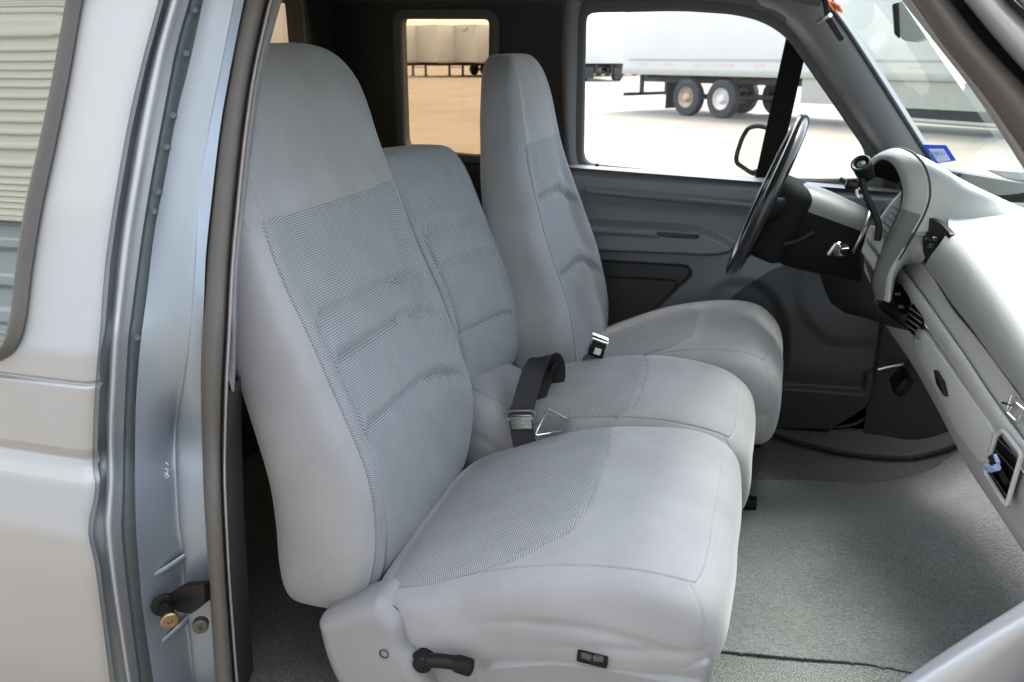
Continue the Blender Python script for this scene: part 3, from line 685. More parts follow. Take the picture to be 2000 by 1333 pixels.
def cushion(parent, x0, x1, y0, y1, xt, zt, zb_x, zb, inspoly, n=7, N=110, crown=.012, tilt=0., label=None, sag=.0, name='seat_cushion'):
    """xt/zt: top profile along x, zb_x/zb: underside; inspoly in cube coords (a along x, b along y)"""
    xc, hx, yc, hy = (x0+x1)/2, (x1-x0)/2, (y0+y1)/2, (y1-y0)/2
    def deform(P):
        x = xc+P[:, 0]*hx; T = ci(x, xt, zt)+tilt*P[:, 1]; B = ci(x, zb_x, zb)
        h = (P[:, 2]+1)/2; z = B+(T-B)*h
        z += crown*np.clip(1-P[:, 1]**2, 0, 1)*np.clip(P[:, 2], 0, 1)-sag*np.exp(-((P[:, 0]+.35)/.4)**2-(P[:, 1]/.55)**2)*np.clip(P[:, 2], 0, 1)
        bul = .018*np.clip(1-P[:, 2]**2, 0, 1)
        return np.stack([x+np.sign(P[:, 0])*(P[:, 0] > 0)*bul*.8, yc+P[:, 1]*(hy+bul*.7), z], 1)
    rr = .05
    def ins(a, b): return (sdpoly(a*hx/.28, b*hy/.28, [(p[0]*hx/.28, p[1]*hy/.28) for p in inspoly])-.03)*.28
    def disp(P, AB, ax, V):
        a, b = AB[:, 0], AB[:, 1]; tp = ax == 5; d = np.zeros(len(P))
        d -= np.where(tp, .004*np.exp(-(ins(a, b)/.0035)**2), 0)
        e1 = np.minimum((1-np.abs(a))*hx, (1-np.abs(b))*hy)
        d -= np.where(tp & (a > -.95), .0028*np.exp(-((e1-.004)/.0028)**2), 0)          # top seam
        sd_ = (ax == 2) | (ax == 3)
        e2 = (a-.93)*hx
        d -= np.where(sd_, .0025*np.exp(-(e2/.0028)**2), 0)
        # drag wrinkles on the side panel
        wr_ = .0035*np.exp(-((P[:, 2]-(.15-.35*(P[:, 0]+.2)**2))/.10)**2)*np.exp(-((P[:, 0]-.3)/.5)**4)+.003*np.exp(-((P[:, 2]+.35-.25*P[:, 0])/.09)**2)*sm(-.2, .6, P[:, 0])
        d -= np.where(sd_, wr_, 0)
        d += .0015*np.sin(V[:, 0]*21+V[:, 1]*13)*np.sin(V[:, 1]*19+V[:, 2]*29)
        return d
    V, out, uv = pillow(N, n, deform, disp, ins, (2, 1), (hx, hy))
    uv = uv[:, ::-1].copy()
    return cushion_obj(name, 'cloth_insert', V, out, uv, parent, label)

def seats():
    G3 = [(1.236, .035, .74), (1.170, .045, .72), (1.050, .065, .72)]
    # --- passenger seat
    s = obj_seat = thing_part('front_seat', (-.35, 1.40, .6), 'grey velour and woven-cloth passenger seat nearest the open door')
    zf = [.70, .76, .82, .90, 1.0, 1.15, 1.30, 1.42, 1.50, 1.60, 1.68]
    xf = [-.635, -.607, -.588, -.576, -.585, -.640, -.705, -.748, -.775, -.800, -.835]
    zd = [.70, .80, .95, 1.1, 1.27, 1.43, 1.55, 1.68]; dd = [.15, .185, .20, .185, .15, .125, .115, .10]
    backrest(s, 1.13, 1.675, .705, 1.672, zf, xf, zd, dd, ([.7, 1.30, 1.42, 1.50, 1.56, 1.61, 1.645, 1.675], [1, 1, .985, .975, .965, .94, .89, .80]), .45, .96, G3, n=8)
    cushion(s, -.60, -.018, 1.115, 1.69, [-.60, -.50, -.40, -.28, -.15, -.06, .0], [.790, .832, .876, .914, .929, .919, .895], [-.60, -.48, -.3, 0], [.735, .690, .712, .735],
            [(-1.1, -1.0), (-.45, -.97), (-.14, -.86), (.12, -.62), (.16, -.25), (.13, .4), (.03, 1.1), (-1.1, 1.1)], tilt=.008)
    seat_base(s)
    # --- centre seat
    c = thing_part('front_seat', (-.35, 1.82, .6), 'narrow centre seat with a low back between the two bucket seats')
    zf2 = [.92, 1.0, 1.12, 1.25, 1.38, 1.47]; xf2 = [-.60, -.598, -.612, -.665, -.722, -.768]
    backrest(c, 1.665, 1.975, .915, 1.455, zf2, xf2, [.9, 1.1, 1.3, 1.46], [.13, .14, .13, .10], None, 1.2, .955, [(1.293, .03, .74), (1.220, .035, .74), (1.072, .03, .74)], rec=.015, n=9, N=100, headseam=False, panel_a=.70, allwoven=True, yaw=.22, gd=.010)
    cushion(c, -.56, -.005, 1.68, 1.965, [-.56, -.46, -.34, -.2, -.08, .0], [.875, .915, .948, .962, .950, .920], [-.56, 0], [.70, .70],
            [(-1.1, -1.05), (-.05, -1.0), (.10, -.75), (.14, -.1), (.07, .9), (-1.1, .95)], N=110, tilt=.030)
    # lower filler piece behind the belts
    cushion(c, -.72, -.50, 1.69, 1.96, [-.72, -.62, -.5], [.95, .95, .90], [-.72, -.5], [.72, .72], [(-.5, -.8), (.9, -.8), (.9, .8), (-.5, .8)], N=40, name='lower_bolster', n=4)
    # --- driver seat
    d = thing_part('front_seat', (-.25, 2.22, .6), 'driver seat behind the steering wheel, slid forward')
    zf3 = [.78, .84, .90, 1.0, 1.10, 1.25, 1.38, 1.48, 1.56, 1.68]; xf3 = [-.455, -.43, -.422, -.430, -.455, -.510, -.555, -.580, -.592, -.615]
    backrest(d, 1.96, 2.46, .80, 1.655, zf3, xf3, [.8, .95, 1.1, 1.27, 1.43, 1.55, 1.68], [.17, .20, .19, .16, .125, .11, .10], ([.7, 1.20, 1.30, 1.40, 1.50, 1.58, 1.62, 1.66], [1, 1, .93, .83, .75, .70, .65, .56]), .52, .96, [(1.315, .10, .72), (1.125, .10, .72)], rec=.035, N=110, gd=.012)
    cushion(d, -.47, .05, 1.97, 2.47, [-.47, -.38, -.25, -.12, -.02, .05], [.880, .918, .973, 1.000, 1.000, .968], [-.47, -.1, 0.05], [.77, .76, .735],
            [(-1.1, -1.1), (-.45, -1.0), (.0, -.84), (.17, -.60), (.16, .2), (.02, .62), (-.3, .50), (-1.1, .48)], N=90)
    V = MB(); V.box((-.22, 2.2, .69), (.42, .42, .14), .02); V.build('seat_base', M['doorplastic'], d)
    V = MB(); V.box((-.25, 1.83, .66), (.42, .20, .10), .02); V.build('seat_base', M['plastic'], c)
    [MB().box((-.22, y, .60), (.5, .03, .04), .005).build('seat_track', M['black'], d) for y in (2.0, 2.4)]
def thing_part(name, at_, label):
    o = bpy.data.objects.new(name, None); C.objects.link(o); o.empty_display_size = .1; o.parent = truck
    W[o] = Vector(at_); o.location = Vector(at_)-W[truck]; o['label'] = label; return o
def seat_base(s):
    Yn = 1.10
    f = lambda L_, Y=Yn: [at(x, y, Y=Y) for x, y in L_]
    # recliner cover: big rounded moulding
    r = rounded([(p.x, p.z) for p in f([(617, 1212), (640, 1200), (700, 1180), (738, 1170), (786, 1214), (796, 1258), (846, 1320), (870, 1400), (700, 1400), (640, 1300)])], [.012, .012, .02, .012, .012, .012, .02, 0, 0, .06], 6)
    def fn(x, z):
        sdv = sdpoly(x, z, r); return x, Yn+.022*(1-np.sqrt(np.clip(1-(1-np.clip(-sdv/.022, 0, 1))**2, 0, 1)))-.006*np.exp(-((x+.55)/.08)**2), z
    xs = [p[0] for p in r]; zs = [p[1] for p in r]
    def grid_poly(poly, fy, mat_, name, n=110, th=.03, ext=.006):
        xs = [p[0] for p in poly]; zs = [p[1] for p in poly]; X, Z = np.meshgrid(np.linspace(min(xs), max(xs), n), np.linspace(min(zs), max(zs), n))
        S = sdpoly(X, Z, poly); e = 1e-4; gx = (sdpoly(X+e, Z, poly)-S)/e; gz = (sdpoly(X, Z+e, poly)-S)/e
        cell = max(X[0, 1]-X[0, 0], Z[1, 0]-Z[0, 0])*.8; near = np.abs(S) < cell; X2 = np.where(near, X-gx*S, X); Z2 = np.where(near, Z-gz*S, Z); keep = S < cell
        Y2 = fy(X2, Z2, np.minimum(sdpoly(X2, Z2, poly), 0)); idx = -np.ones(X.shape, int); V = []; Fc = []
        for j in range(n):
            for i in range(n):
                if keep[j, i]: idx[j, i] = len(V); V.append((X2[j, i], Y2[j, i], Z2[j, i]))
        for j in range(n-1):
            for i in range(n-1):
                q = [idx[j, i], idx[j, i+1], idx[j+1, i+1], idx[j+1, i]]
                if min(q) >= 0: Fc.append(tuple(q))
        # skirt
        k = len(V); m_ = len(poly)
        yy = fy(np.array([p[0] for p in poly]), np.array([p[1] for p in poly]), np.zeros(m_))
        for p, y in zip(poly, yy): V += [(p[0], y, p[1]), (p[0], y+th, p[1])]
        for i in range(m_): a = k+2*i; b = k+2*((i+1) % m_); Fc.append((a, b, b+1, a+1))
        return obj(name, V, Fc, mat_, s, True, autosharp=50)
    dome = lambda sdv, rr: rr*(1-np.sqrt(np.clip(1-(1-np.clip(-sdv/rr, 0, 1))**2, 0, 1)))
    rc = grid_poly(r, lambda x, z, sd_: Yn-.012+dome(sd_, .028)-.010*np.exp(-((x+.52)/.10)**2-((z-.66)/.1)**2), M['plastic'], 'recliner_cover', th=.05)
    q = at(750, 1277, Y=Yn-.019); MB().lathe(q+Vector((0, -.0015, 0)), (0, 1, 0), [(0, .0085), (.0, .0065), (.004, .006), (.004, 0)], 24).build('screw_hole', M['plug'], rc)
    # valance along the side of the cushion
    v = f([(795, 1262), (842, 1254), (905, 1257), (935, 1266), (1010, 1262), (1125, 1276), (1200, 1296), (1300, 1308), (1388, 1296), (1386, 1350), (1370, 1420), (860, 1420)], 1.105)
    vp = rounded([(p.x, p.z) for p in v], [.004, .006, .01, .01, .02, .02, .01, .03, .03, .02, 0, 0], 4)
    inner = [(p.x, p.z) for p in f([(935, 1345), (942, 1318), (960, 1306), (1080, 1298), (1180, 1308), (1300, 1332), (1360, 1345), (1360, 1480), (930, 1480)], 1.105)]
    tab = [(p.x, p.z) for p in f([(840, 1250), (912, 1252), (936, 1262), (934, 1420), (835, 1420)], 1.105)]
    va = grid_poly(vp, lambda x, z, sd_: 1.115+dome(sd_, .016)-raised(x, z, inner, .010, .010, .004)-raised(x, z, tab, .006, .004), M['plastic'], 'side_valance', n=150, th=.06)
    # black strip put in for the shade in the gap between cover and cushion
    gp = f([(742, 1168), (768, 1184), (795, 1208), (801, 1226), (836, 1284), (842, 1302), (830, 1304), (790, 1246), (789, 1216), (762, 1187)], 1.112)
    MB().prism(gp, (0, .03, 0)).build('recliner_gap_shade', M['matteblack'], s)
    # lever
    P = [at(x, y, Y=Yn-.02) for x, y in ((838, 1290), (860, 1291), (890, 1295), (922, 1302))]
    lv = MB(); lv.tube(P, .014, 16, flat=(.0105, .0125), up=(0, 0, 1), sub=6); lv.box(at(905, 1300, Y=Yn-.022), (.034, .022, .026), .007, Matrix.Rotation(math.radians(8), 3, 'Y'))
    lv.lathe(at(828, 1290, Y=Yn-.005), (0.1, -1, 0), [(-.01, .017), (.012, .016), (.016, .013), (.018, 0)], 20)
    lv.box(at(822, 1300, Y=Yn), (.016, .014, .05), .005, Matrix.Rotation(math.radians(-18), 3, 'Y'))
    lv.build('recliner_lever', M['black'], s)
    # lumbar switch
    sw = MB(); sw.box(at(1157, 1287, Y=1.103), (.048, .008, .020), .0025, Matrix.Rotation(math.radians(3), 3, 'Y')); swo = sw.build('lumbar_switch', M['black'], va)
    ro = MB(); c_ = at(1157, 1285, Y=1.097); ro.box(c_+Vector((-.009, 0, 0)), (.017, .006, .010), .002, Matrix.Rotation(math.radians(12), 3, 'Y')); ro.box(c_+Vector((.009, 0, 0)), (.017, .006, .010), .002, Matrix.Rotation(math.radians(-8), 3, 'Y'))
    ro2 = obj('rocker', ro.v, ro.f, mat('rocker_plastic', (.05, .05, .05), .25), s, True, autosharp=30)
    # under-seat frame
    mb = MB(); mb.box((-.30, 1.42, .64), (.52, .46, .12), .02); mb.build('seat_base', M['plastic'], s)
seats()

# ---- belts and buckles
def ribbon(path, w, up, th=.0016, sub=8):
    P = spline(path, sub); U = spline(up, sub) if len(up) > 1 else [Vector(up[0])]*len(P); V = []; Fc = []
    for i, p in enumerate(P):
        t = (P[min(i+1, len(P)-1)]-P[max(i-1, 0)]).normalized(); a = Vector(U[i]); a = (a-t*a.dot(t)).normalized(); nn = t.cross(a)
        V += [p+a*w/2+nn*th/2, p-a*w/2+nn*th/2, p-a*w/2-nn*th/2, p+a*w/2-nn*th/2]
    for i in range(len(P)-1):
        for k in range(4): Fc.append((4*i+k, 4*i+(k+1) % 4, 4*i+4+(k+1) % 4, 4*i+4+k))
    return V, Fc
def belts():
    Yc = 1.78
    b = thing_part('seat_belt', (-.45, 1.78, .9), 'dark grey lap belt lying folded in a loop on the centre seat')
    A = lambda x, y, Y=Yc: at(x, y, Y=Y)
    mb = MB()
    H = (.958, .287, 0)
    V, Fc = ribbon([A(1016, 812, 1.70), A(1024, 785, 1.715), A(1034, 750, 1.74), A(1046, 716, 1.765), A(1060, 698, 1.79), A(1076, 700, 1.82), A(1084, 722, 1.835), A(1082, 752, 1.83), A(1070, 780, 1.81), A(1048, 796, 1.78)], .050, [H, H, (.95, .25, .1), (.93, .2, .2), (.9, .1, .3), (.85, .0, .45), (.8, -.1, .5), (.8, -.1, .4), (.9, .1, .2), H]); mb.add(V, Fc)
    V, Fc = ribbon([A(1042, 790, 1.765), A(1054, 758, 1.79), A(1064, 730, 1.81), A(1076, 722, 1.83), A(1086, 738, 1.845), A(1084, 768, 1.84), A(1066, 792, 1.82), A(1040, 802, 1.79)], .046, [(.9, .2, .3), (.85, .2, .4), (.8, .1, .5), (.75, .0, .6), (.7, -.1, .6), (.8, .0, .5), (.9, .2, .3), H]); mb.add(V, Fc)
    V, Fc = ribbon([A(1016, 806, 1.69), A(1018, 830, 1.675), A(1022, 856, 1.665), A(1030, 885, 1.66)], .050, [H]); mb.add(V, Fc)
    mb.build('webbing', M['web'], b)
    # slotted metal keeper
    def ringpath(pts, r, name, m, Y, par, n=8): return MB().tube([A(x, y, Y) for x, y in pts], r, n, True, 1).build(name, m, par)
    ringpath([(990, 806), (1000, 803), (1036, 802), (1046, 806), (1047, 815), (1041, 820), (1036, 812), (1000, 812), (996, 820), (990, 818)], .0026, 'adjuster', M['steel'], 1.672, b)
    # stitched end
    V, Fc = ribbon([A(1017, 815, 1.668), A(1019, 838, 1.662)], .047, [(1, -.1, .15)], .004); obj('stitching', V, Fc, mat('grey_stitch', (.3, .3, .29), .9, bump=1, bscale=300, fine=.5, fscale=300), b)
    # tongue plate: chrome triangle frame
    t = thing_part('belt_tongue', (-.42, 1.74, .87), 'chrome seat belt tongue plate lying on the centre seat')
    out = [A(x, y, 1.66) for x, y in ((1070, 798), (1112, 822), (1098, 842), (1050, 850), (1046, 846))]
    MB().tube(out, .0028, 8, True, 1).build('tongue_frame', M['chrome'], t)
    pl = MB(); pl.prism([out[0].lerp(out[3], .25), out[1], out[2], out[3], out[4]], (0, .001, -.001)); pl.build('tongue_blade', M['steel'], t)
    # driver's inboard buckle, black face with chrome rim and square button
    k = thing_part('belt_buckle', (-.40, 1.96, .95), 'black buckle with chrome rim and square push button standing between centre and driver seats')
    Y0 = 1.93; c = A(1166, 683, Y0)
    cs = [A(x, y, Y0) for x, y in ((1156, 658), (1190, 670), (1180, 704), (1143, 694))]
    MB().prism(cs, (-.004, .020, .006), .003).build('rim', M['chrome'], k)
    sh = lambda L_, f_: [c+(p-c)*f_ for p in L_]
    MB().prism([p+Vector((0, -.002, 0)) for p in sh([A(x, y, Y0) for x, y in ((1158, 661), (1187, 672), (1178, 702), (1147, 692))], .93)], (0, -.004, 0), .001).build('face', M['black'], k)
    MB().prism([p+Vector((0, -.007, 0)) for p in [A(x, y, Y0) for x, y in ((1164, 677), (1177, 681), (1173, 693), (1160, 689))]], (0, -.003, 0), .001).build('button', mat('button_grey', (.6, .6, .58), .4), k)
    V, Fc = ribbon([A(1160, 697, 1.94), A(1150, 712, 1.95), A(1142, 730, 1.96)], .040, [(1, 0, -.2)], .010); obj('strap', V, Fc, mat('buckle_boot', (.12, .12, .13), .5), k)
    # belt cable between centre back and driver seat
    q = MB(); q.tube([A(1000, 595, 1.97), A(1010, 612, 1.965), A(1013, 640, 1.96), A(1018, 670, 1.96), A(1026, 692, 1.96)], .004, 8); q.build('belt_cable', mat('cable', (.4, .4, .38), .4), b)
belts()
bpy.context.view_layer.update()
exec_dash = True
# ---- dashboard
PA, PB = .686, .18
def DP(x, y, off=0.): return at(x, y, P=(PA+off, PB))
def dashrow(px, off, yend=1.02):
    pts = [DP(x, y, off) for x, y in px]; d = (pts[-1]-pts[-2]).normalized(); e = pts[-1]
    t = (yend-e.y)/d.y if abs(d.y) > 1e-6 else 0
    return pts+[e+d*t*.5, e+d*t]
def wx(y): return .44+.20*math.sin(math.pi*min(1, max(0, (y-1.2)/1.29)))
def dash():
    D = thing_part('dashboard', (.45, 1.75, 1.1), 'grey vinyl dashboard running across the cab under the windshield')
    # upper pad: windshield base -> top -> rounded nose -> lower edge
    low = [(1806, 520), (1830, 548), (1859, 590), (1900, 642), (1950, 712), (1998, 775)]
    nose = [(1818, 500), (1850, 530), (1885, 575), (1925, 630), (1970, 695), (2020, 765)]
    top = [(1850, 455), (1885, 490), (1920, 535), (1960, 590), (2005, 655), (2060, 735)]
    crest = [(1862, 415), (1900, 440), (1945, 480), (1990, 530), (2040, 590), (2100, 670)]
    R = [dashrow(low, .030), dashrow(low, .004), dashrow(nose, -.022), dashrow(top, -.012), dashrow(crest, .040)]
    back = [Vector((wx(p.y)-.02, p.y, 1.322)) for p in R[-1]]
    m1 = [p.lerp(q, .35)+Vector((0, 0, .022)) for p, q in zip(R[-1], back)]; m2 = [p.lerp(q, .7)+Vector((0, 0, .016)) for p, q in zip(R[-1], back)]
    V, Fc = skin(R+[m1, m2, back], 90, 4); obj('dash_pad', V, Fc, M['dash'], D)
    # recessed trim band
    b0 = [(1763, 491), (1810, 525), (1859, 602), (1909, 662), (1960, 730), (2000, 785)]
    b1 = [(1752, 512), (1790, 562), (1835, 625), (1880, 690), (1940, 780), (1999, 860)]
    b2 = [(1746, 520), (1782, 572), (1826, 634), (1870, 700), (1930, 790), (1990, 876)]
    b3 = [(1742, 530), (1775, 585), (1818, 648), (1862, 715), (1920, 805), (1980, 892)]
    V, Fc = skin([dashrow(b0, .045), dashrow(b0, .020), dashrow([(x*.9+X*.1, y*.9+Y_*.1) for (x, y), (X, Y_) in zip(b0, b1)], .012), dashrow([(x*.1+X*.9, y*.1+Y_*.9) for (x, y), (X, Y_) in zip(b0, b1)], .008), dashrow(b1, .012)], 90, 3)
    band = obj('trim_band', V, Fc, M['dashplastic'], D)
    V, Fc = skin([dashrow(b1, .016), dashrow(b1, .0), dashrow(b2, -.006), dashrow(b3, .0), dashrow(b3, .016)], 90, 3); obj('trim_bead', V, Fc, M['dashplastic'], D)
    # lower face with glovebox door and vents
    g0 = [(x-1, y+2) for x, y in b3]
    bot = [(1712, 600), (1750, 655), (1790, 712), (1840, 800), (1900, 912), (1964, 1008)]
    under = [(1705, 602), (1742, 660), (1780, 720), (1830, 810), (1890, 925), (1950, 1020)]
    rows = [dashrow(g0, .012)]
    for t in (.05, .3, .6, .9, 1.0): rows.append(dashrow([(a[0]*(1-t)+b[0]*t, a[1]*(1-t)+b[1]*t) for a, b in zip(g0, bot)], .012-.006*math.sin(t*3.1)+.03*t*t))
    rows += [dashrow(bot, .075), [p+Vector((.14, 0, -.01)) for p in dashrow(bot, .075)]]
    V, Fc = skin(rows, 110, 3); obj('lower_dash', V, Fc, M['dashplastic'], D)
    # glovebox door, slightly proud
    gl = [(1792, 640), (1802, 648), (1868, 742), (1925, 820), (1937, 838), (1934, 862), (1922, 905), (1910, 900), (1870, 845), (1836, 778), (1792, 695), (1785, 660)]
    loop = [DP(x, y, -.004) for x, y in rounded(gl, 14, 5)]
    MB().prism(loop, (.03, .006, 0), .008).build('glovebox_door', M['dashplastic'], D)
    MB().prism([DP(x, y, -.014) for x, y in ((1822, 722), (1836, 745), (1843, 775), (1828, 752))], (.01, 0, 0), .002).build('glovebox_latch', M['black'], D)
    # near vent with slats and control tab
    vent = [(1946, 850), (1960, 840), (1996, 888), (1966, 990), (1924, 922)]
    vo = MB(); vo.prism([DP(x, y, -.002) for x, y in vent], (.004, 0, 0)); vb = vo.build('air_vent', M['black'], D, label='air vent at the passenger end of the dashboard with a pale control tab')
    sl_ = MB()
    for k in range(4):
        t = k/4; a = (1944-6*k, 852+19*k); b = (1992-8.5*k, 898+24*k)
        sl_.prism([DP(a[0], a[1], -.012), DP(b[0], b[1], -.012), DP(b[0], b[1]+4, .004), DP(a[0], a[1]+4, .004)], (.002, 0, -.002))
    sl_.build('slats', mat('slat_grey', (.24, .24, .24), .4), vb)
    MB().tube([DP(x, y, -.012) for x, y in rounded(vent, 8, 4)], .004, 8, True, 1).build('vent_frame', M['dashplastic'], vb)
    # centre vents and switches
    cv = [(1790, 585), (1806, 606), (1800, 640), (1788, 668), (1768, 628), (1778, 600)]
    v2 = MB().prism([DP(x, y, -.003) for x, y in cv], (.004, 0, 0)).build('air_vent', M['black'], D, label='small centre air vent beside the instrument cluster')
    s2 = MB()
    for k in range(5):
        a = (1776-2*k, 600+11*k); b = (1800-1.5*k, 618+11*k); s2.prism([DP(a[0], a[1], -.012), DP(b[0], b[1], -.012), DP(b[0], b[1]+3, 0), DP(a[0], a[1]+3, 0)], (.002, 0, -.002))
    s2.build('slats', M['dashplastic'], v2)
    kn = rounded([(1755, 552), (1772, 566), (1778, 590), (1766, 618), (1748, 600), (1742, 572)], 8, 4)
    p2 = MB().prism([DP(x, y, -.003) for x, y in kn], (.004, 0, 0)).build('control_panel', M['black'], D)
    for (x, y) in ((1757, 575), (1764, 600)):
        MB().lathe(DP(x, y, -.004), (-1, -.1, 0), [(0, .010), (.012, .009), (.014, .007), (.014, 0)], 18).build('knob', M['blackgloss'], p2)
    # upper opening (ashtray / radio bay) at the dash centre
    ro = [(1815, 424), (1836, 436), (1857, 458), (1850, 470), (1813, 512), (1803, 496), (1800, 462)]
    r3 = MB().prism([DP(x, y, -.015) for x, y in rounded(ro, 6, 4)], (.010, 0, 0)).build('radio_bay', M['black'], D)
    kb = MB()
    for x, y in ((1815, 470), (1822, 482), (1830, 468)): kb.lathe(DP(x, y, -.017), (-1, -.2, .1), [(0, .006), (.010, .005), (.010, 0)], 12)
    kb.build('knob', M['blackgloss'], r3)
    # centre stack side and cluster bezel: sweeping hood
    arch_o = [(1727, 588), (1735, 535), (1760, 491), (1780, 455), (1799, 420), (1810, 385), (1808, 350), (1797, 320), (1778, 300), (1752, 290), (1728, 296), (1706, 318), (1694, 340)]
    o = [at(x, y, Y=Y_) for (x, y), Y_ in zip(arch_o, [1.99, 1.99, 1.985, 1.98, 1.98, 1.98, 1.985, 1.99, 2.02, 2.08, 2.18, 2.30, 2.42])]
    arch_i = [(1716, 592), (1703, 560), (1713, 510), (1742, 445), (1760, 408), (1764, 375), (1754, 338), (1740, 318), (1722, 311), (1708, 318), (1701, 328), (1697, 336), (1693, 345)]
    i_ = [at(x, y, Y=Y_) for (x, y), Y_ in zip(arch_i, [2.03, 2.025, 2.02, 2.015, 2.01, 2.01, 2.02, 2.05, 2.10, 2.18, 2.26, 2.34, 2.42])]
    mid = [a.lerp(b, .5)+Vector((-.012, -.004, .004)) for a, b in zip(o, i_)]
    inner = [p+Vector((.07, .05, -.01)) for p in i_]
    outer = [p+Vector((.012, .006, -.006)) for p in o]
    V, Fc = skin([[p+Vector((.08, .04, -.022)) for p in i_[3:]], [p+Vector((.04, .02, -.006)) for p in i_[3:]], [p+Vector((.004, .002, 0)) for p in i_[3:]]], 80, 3); lin = (V, Fc)
    rows_ = [outer, o, mid, i_, [p+Vector((.006, .003, 0)) for p in i_]]
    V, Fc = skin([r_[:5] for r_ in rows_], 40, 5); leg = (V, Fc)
    V, Fc = skin([r_[4:] for r_ in rows_], 60, 5); cl = obj('cluster_bezel', V, Fc, mat('bezel_vinyl', (.24, .25, .25), .5, bump=.12, bscale=800), D, label='arched hood around the instrument cluster'); obj('hood_lining', *lin, M['matteblack'], cl); obj('shaded_bezel_leg', *leg, mat('shaded_bezel_vinyl', (.085, .087, .088), .5, bump=.12, bscale=800), cl)  # shade on the hood's lower leg is put into a darker vinyl colour
    so_ = spline(o, 6); sb = [Vector((wx(p.y)-.02, 1.86+(p.y-1.98)*1.45, 1.318)) if p.y < 2.2 else Vector((wx(p.y)-.02, min(2.56, 1.86+(p.y-1.98)*1.45), 1.318)) for p in so_]
    i0 = next(i for i, p in enumerate(so_) if p.z > 1.29); so_, sb = so_[i0:], sb[i0:]
    V, Fc = skin([so_, [p.lerp(q, .12)+Vector((0, 0, .004)) for p, q in zip(so_, sb)], [p.lerp(q, .35)+Vector((0, -.01*(1-(p.z-1.3)/.15), -.006)) for p, q in zip(so_, sb)], [p.lerp(q, .7)+Vector((0, 0, -.006)) for p, q in zip(so_, sb)], sb], 80, 4); obj('dash_top', V, Fc, M['dash'], D)
    seam = MB(); seam.tube([p+Vector((.006, -.002, .001)) for p in o], .0022, 8); seam.build('bezel_seam', M['seal'], cl)
    face = [at(x, y, Y=2.35) for x, y in ()]
    # dark instrument face inside the hood
    c_ = [p+Vector((.075, .05, -.012)) for p in i_]+[Vector((c.x+.04, 2.44, c.z)) for c in (i_[-1], i_[0])]
    MB().box((.325, 2.29, 1.30), (.02, .30, .20), .01).build('instrument_face', M['matteblack'], cl)
    MB().box((.31, 2.32, 1.185), (.09, .26, .05), .01).build('cluster_shelf', M['darktrim'], cl)
    V, Fc = hgrid(2.20, 2.44, 0, 1, 20, 8, lambda y, t: (.24+.13*t, y, 1.20-.11*(1-t)+.06*t*0)); obj('lower_bezel', V, Fc, M['darktrim'], cl)
    # fascia between the bezel and the pad, and the flat switch panel inside the bezel
    V, Fc = skin([[o[4], o[3], o[2], o[1], o[0]], [p+Vector((.014, .004, 0)) for p in (o[4], o[3], o[2], o[1], o[0])], [DP(1836, 428, .02), DP(1812, 480, .0), DP(1800, 512, .0), DP(1758, 520, .01), DP(1745, 556, .01)]], 40, 4); obj('centre_fascia', V, Fc, M['dash'], D)
    sw = [(1762, 376), (1760, 408), (1737, 455), (1713, 508), (1700, 555), (1688, 530), (1690, 470), (1716, 434), (1740, 400)]
    MB().prism([at(x, y, Y=2.03) for x, y in sw], (0, .02, 0), .002).build('switch_panel', M['plastic'], cl)
    # small push-button bank on the bezel's flank
    bb = [(1744, 403), (1757, 412), (1733, 458), (1719, 443)]
    bk = MB().prism([at(x, y, Y=2.026) for x, y in bb], (.0, .006, 0), .001).build('switch_bank', mat('switch_grey', (.08, .085, .085), .4), cl)
    st = MB()
    for k in range(4):
        t0, t1 = .06+k*.24, .24+k*.24; L0 = Vector(bb[0]).lerp(Vector(bb[3]), t0); L1 = Vector(bb[1]).lerp(Vector(bb[2]), t0); L2 = Vector(bb[1]).lerp(Vector(bb[2]), t1); L3 = Vector(bb[0]).lerp(Vector(bb[3]), t1)
        st.prism([at(p.x, p.y, Y=2.023) for p in (L0, L1, L2, L3)], (0, .003, 0))
    st.build('push_buttons', mat('button_plastic', (.15, .16, .16), .4), bk)
    for (a, b, c, d_) in (((1702, 440), (1728, 470), (1720, 500), (1690, 462)), ((1690, 470), (1716, 505), (1708, 530), (1682, 492))):
        MB().prism([at(x, y, Y=2.01) for x, y in (a, b, c, d_)], (0, .01, 0), .003).build('lower_switch', M['plastic'], cl)
    mb = MB()
    for k in range(5):
        mb.prism([at(x, y, Y=2.02) for x, y in ((1688+3*k, 508+9*k), (1702+3*k, 524+9*k), (1702+3*k, 528+9*k), (1688+3*k, 512+9*k))], (0, .01, 0))
    mb.build('side_slats', M['darktrim'], cl)
    # lower column cover / knee panel under the cluster
    V, Fc = skin([[at(x, y, Y=Y_) for x, y, Y_ in ((1705, 500, 2.03), (1640, 470, 2.25), (1572, 455, 2.5))], [at(x, y, Y=Y_) for x, y, Y_ in ((1714, 560, 2.03), (1664, 556, 2.25), (1602, 540, 2.5))], [at(x, y, Y=Y_) for x, y, Y_ in ((1722, 608, 2.03), (1700, 618, 2.25), (1650, 612, 2.5))], [Vector((.45, 2.02, 1.0)), Vector((.5, 2.25, .95)), Vector((.5, 2.5, .95))]], 30, 3)
    obj('knee_panel', V, Fc, M['darktrim'], D)
    V, Fc = skin([[p+Vector((.004, 0, -.004)) for p in o[3:6]], [p+Vector((.2, 0, -.004)) for p in o[3:6]]], 30); obj('bezel_flank', V, Fc, M['dash'], D)
    # raised letters on the band
    def stroke(a, b):
        n_ = 6
        return [DP(a[0]+(b[0]-a[0])*t/n_, a[1]+(b[1]-a[1])*t/n_, .000) for t in range(n_+1)]
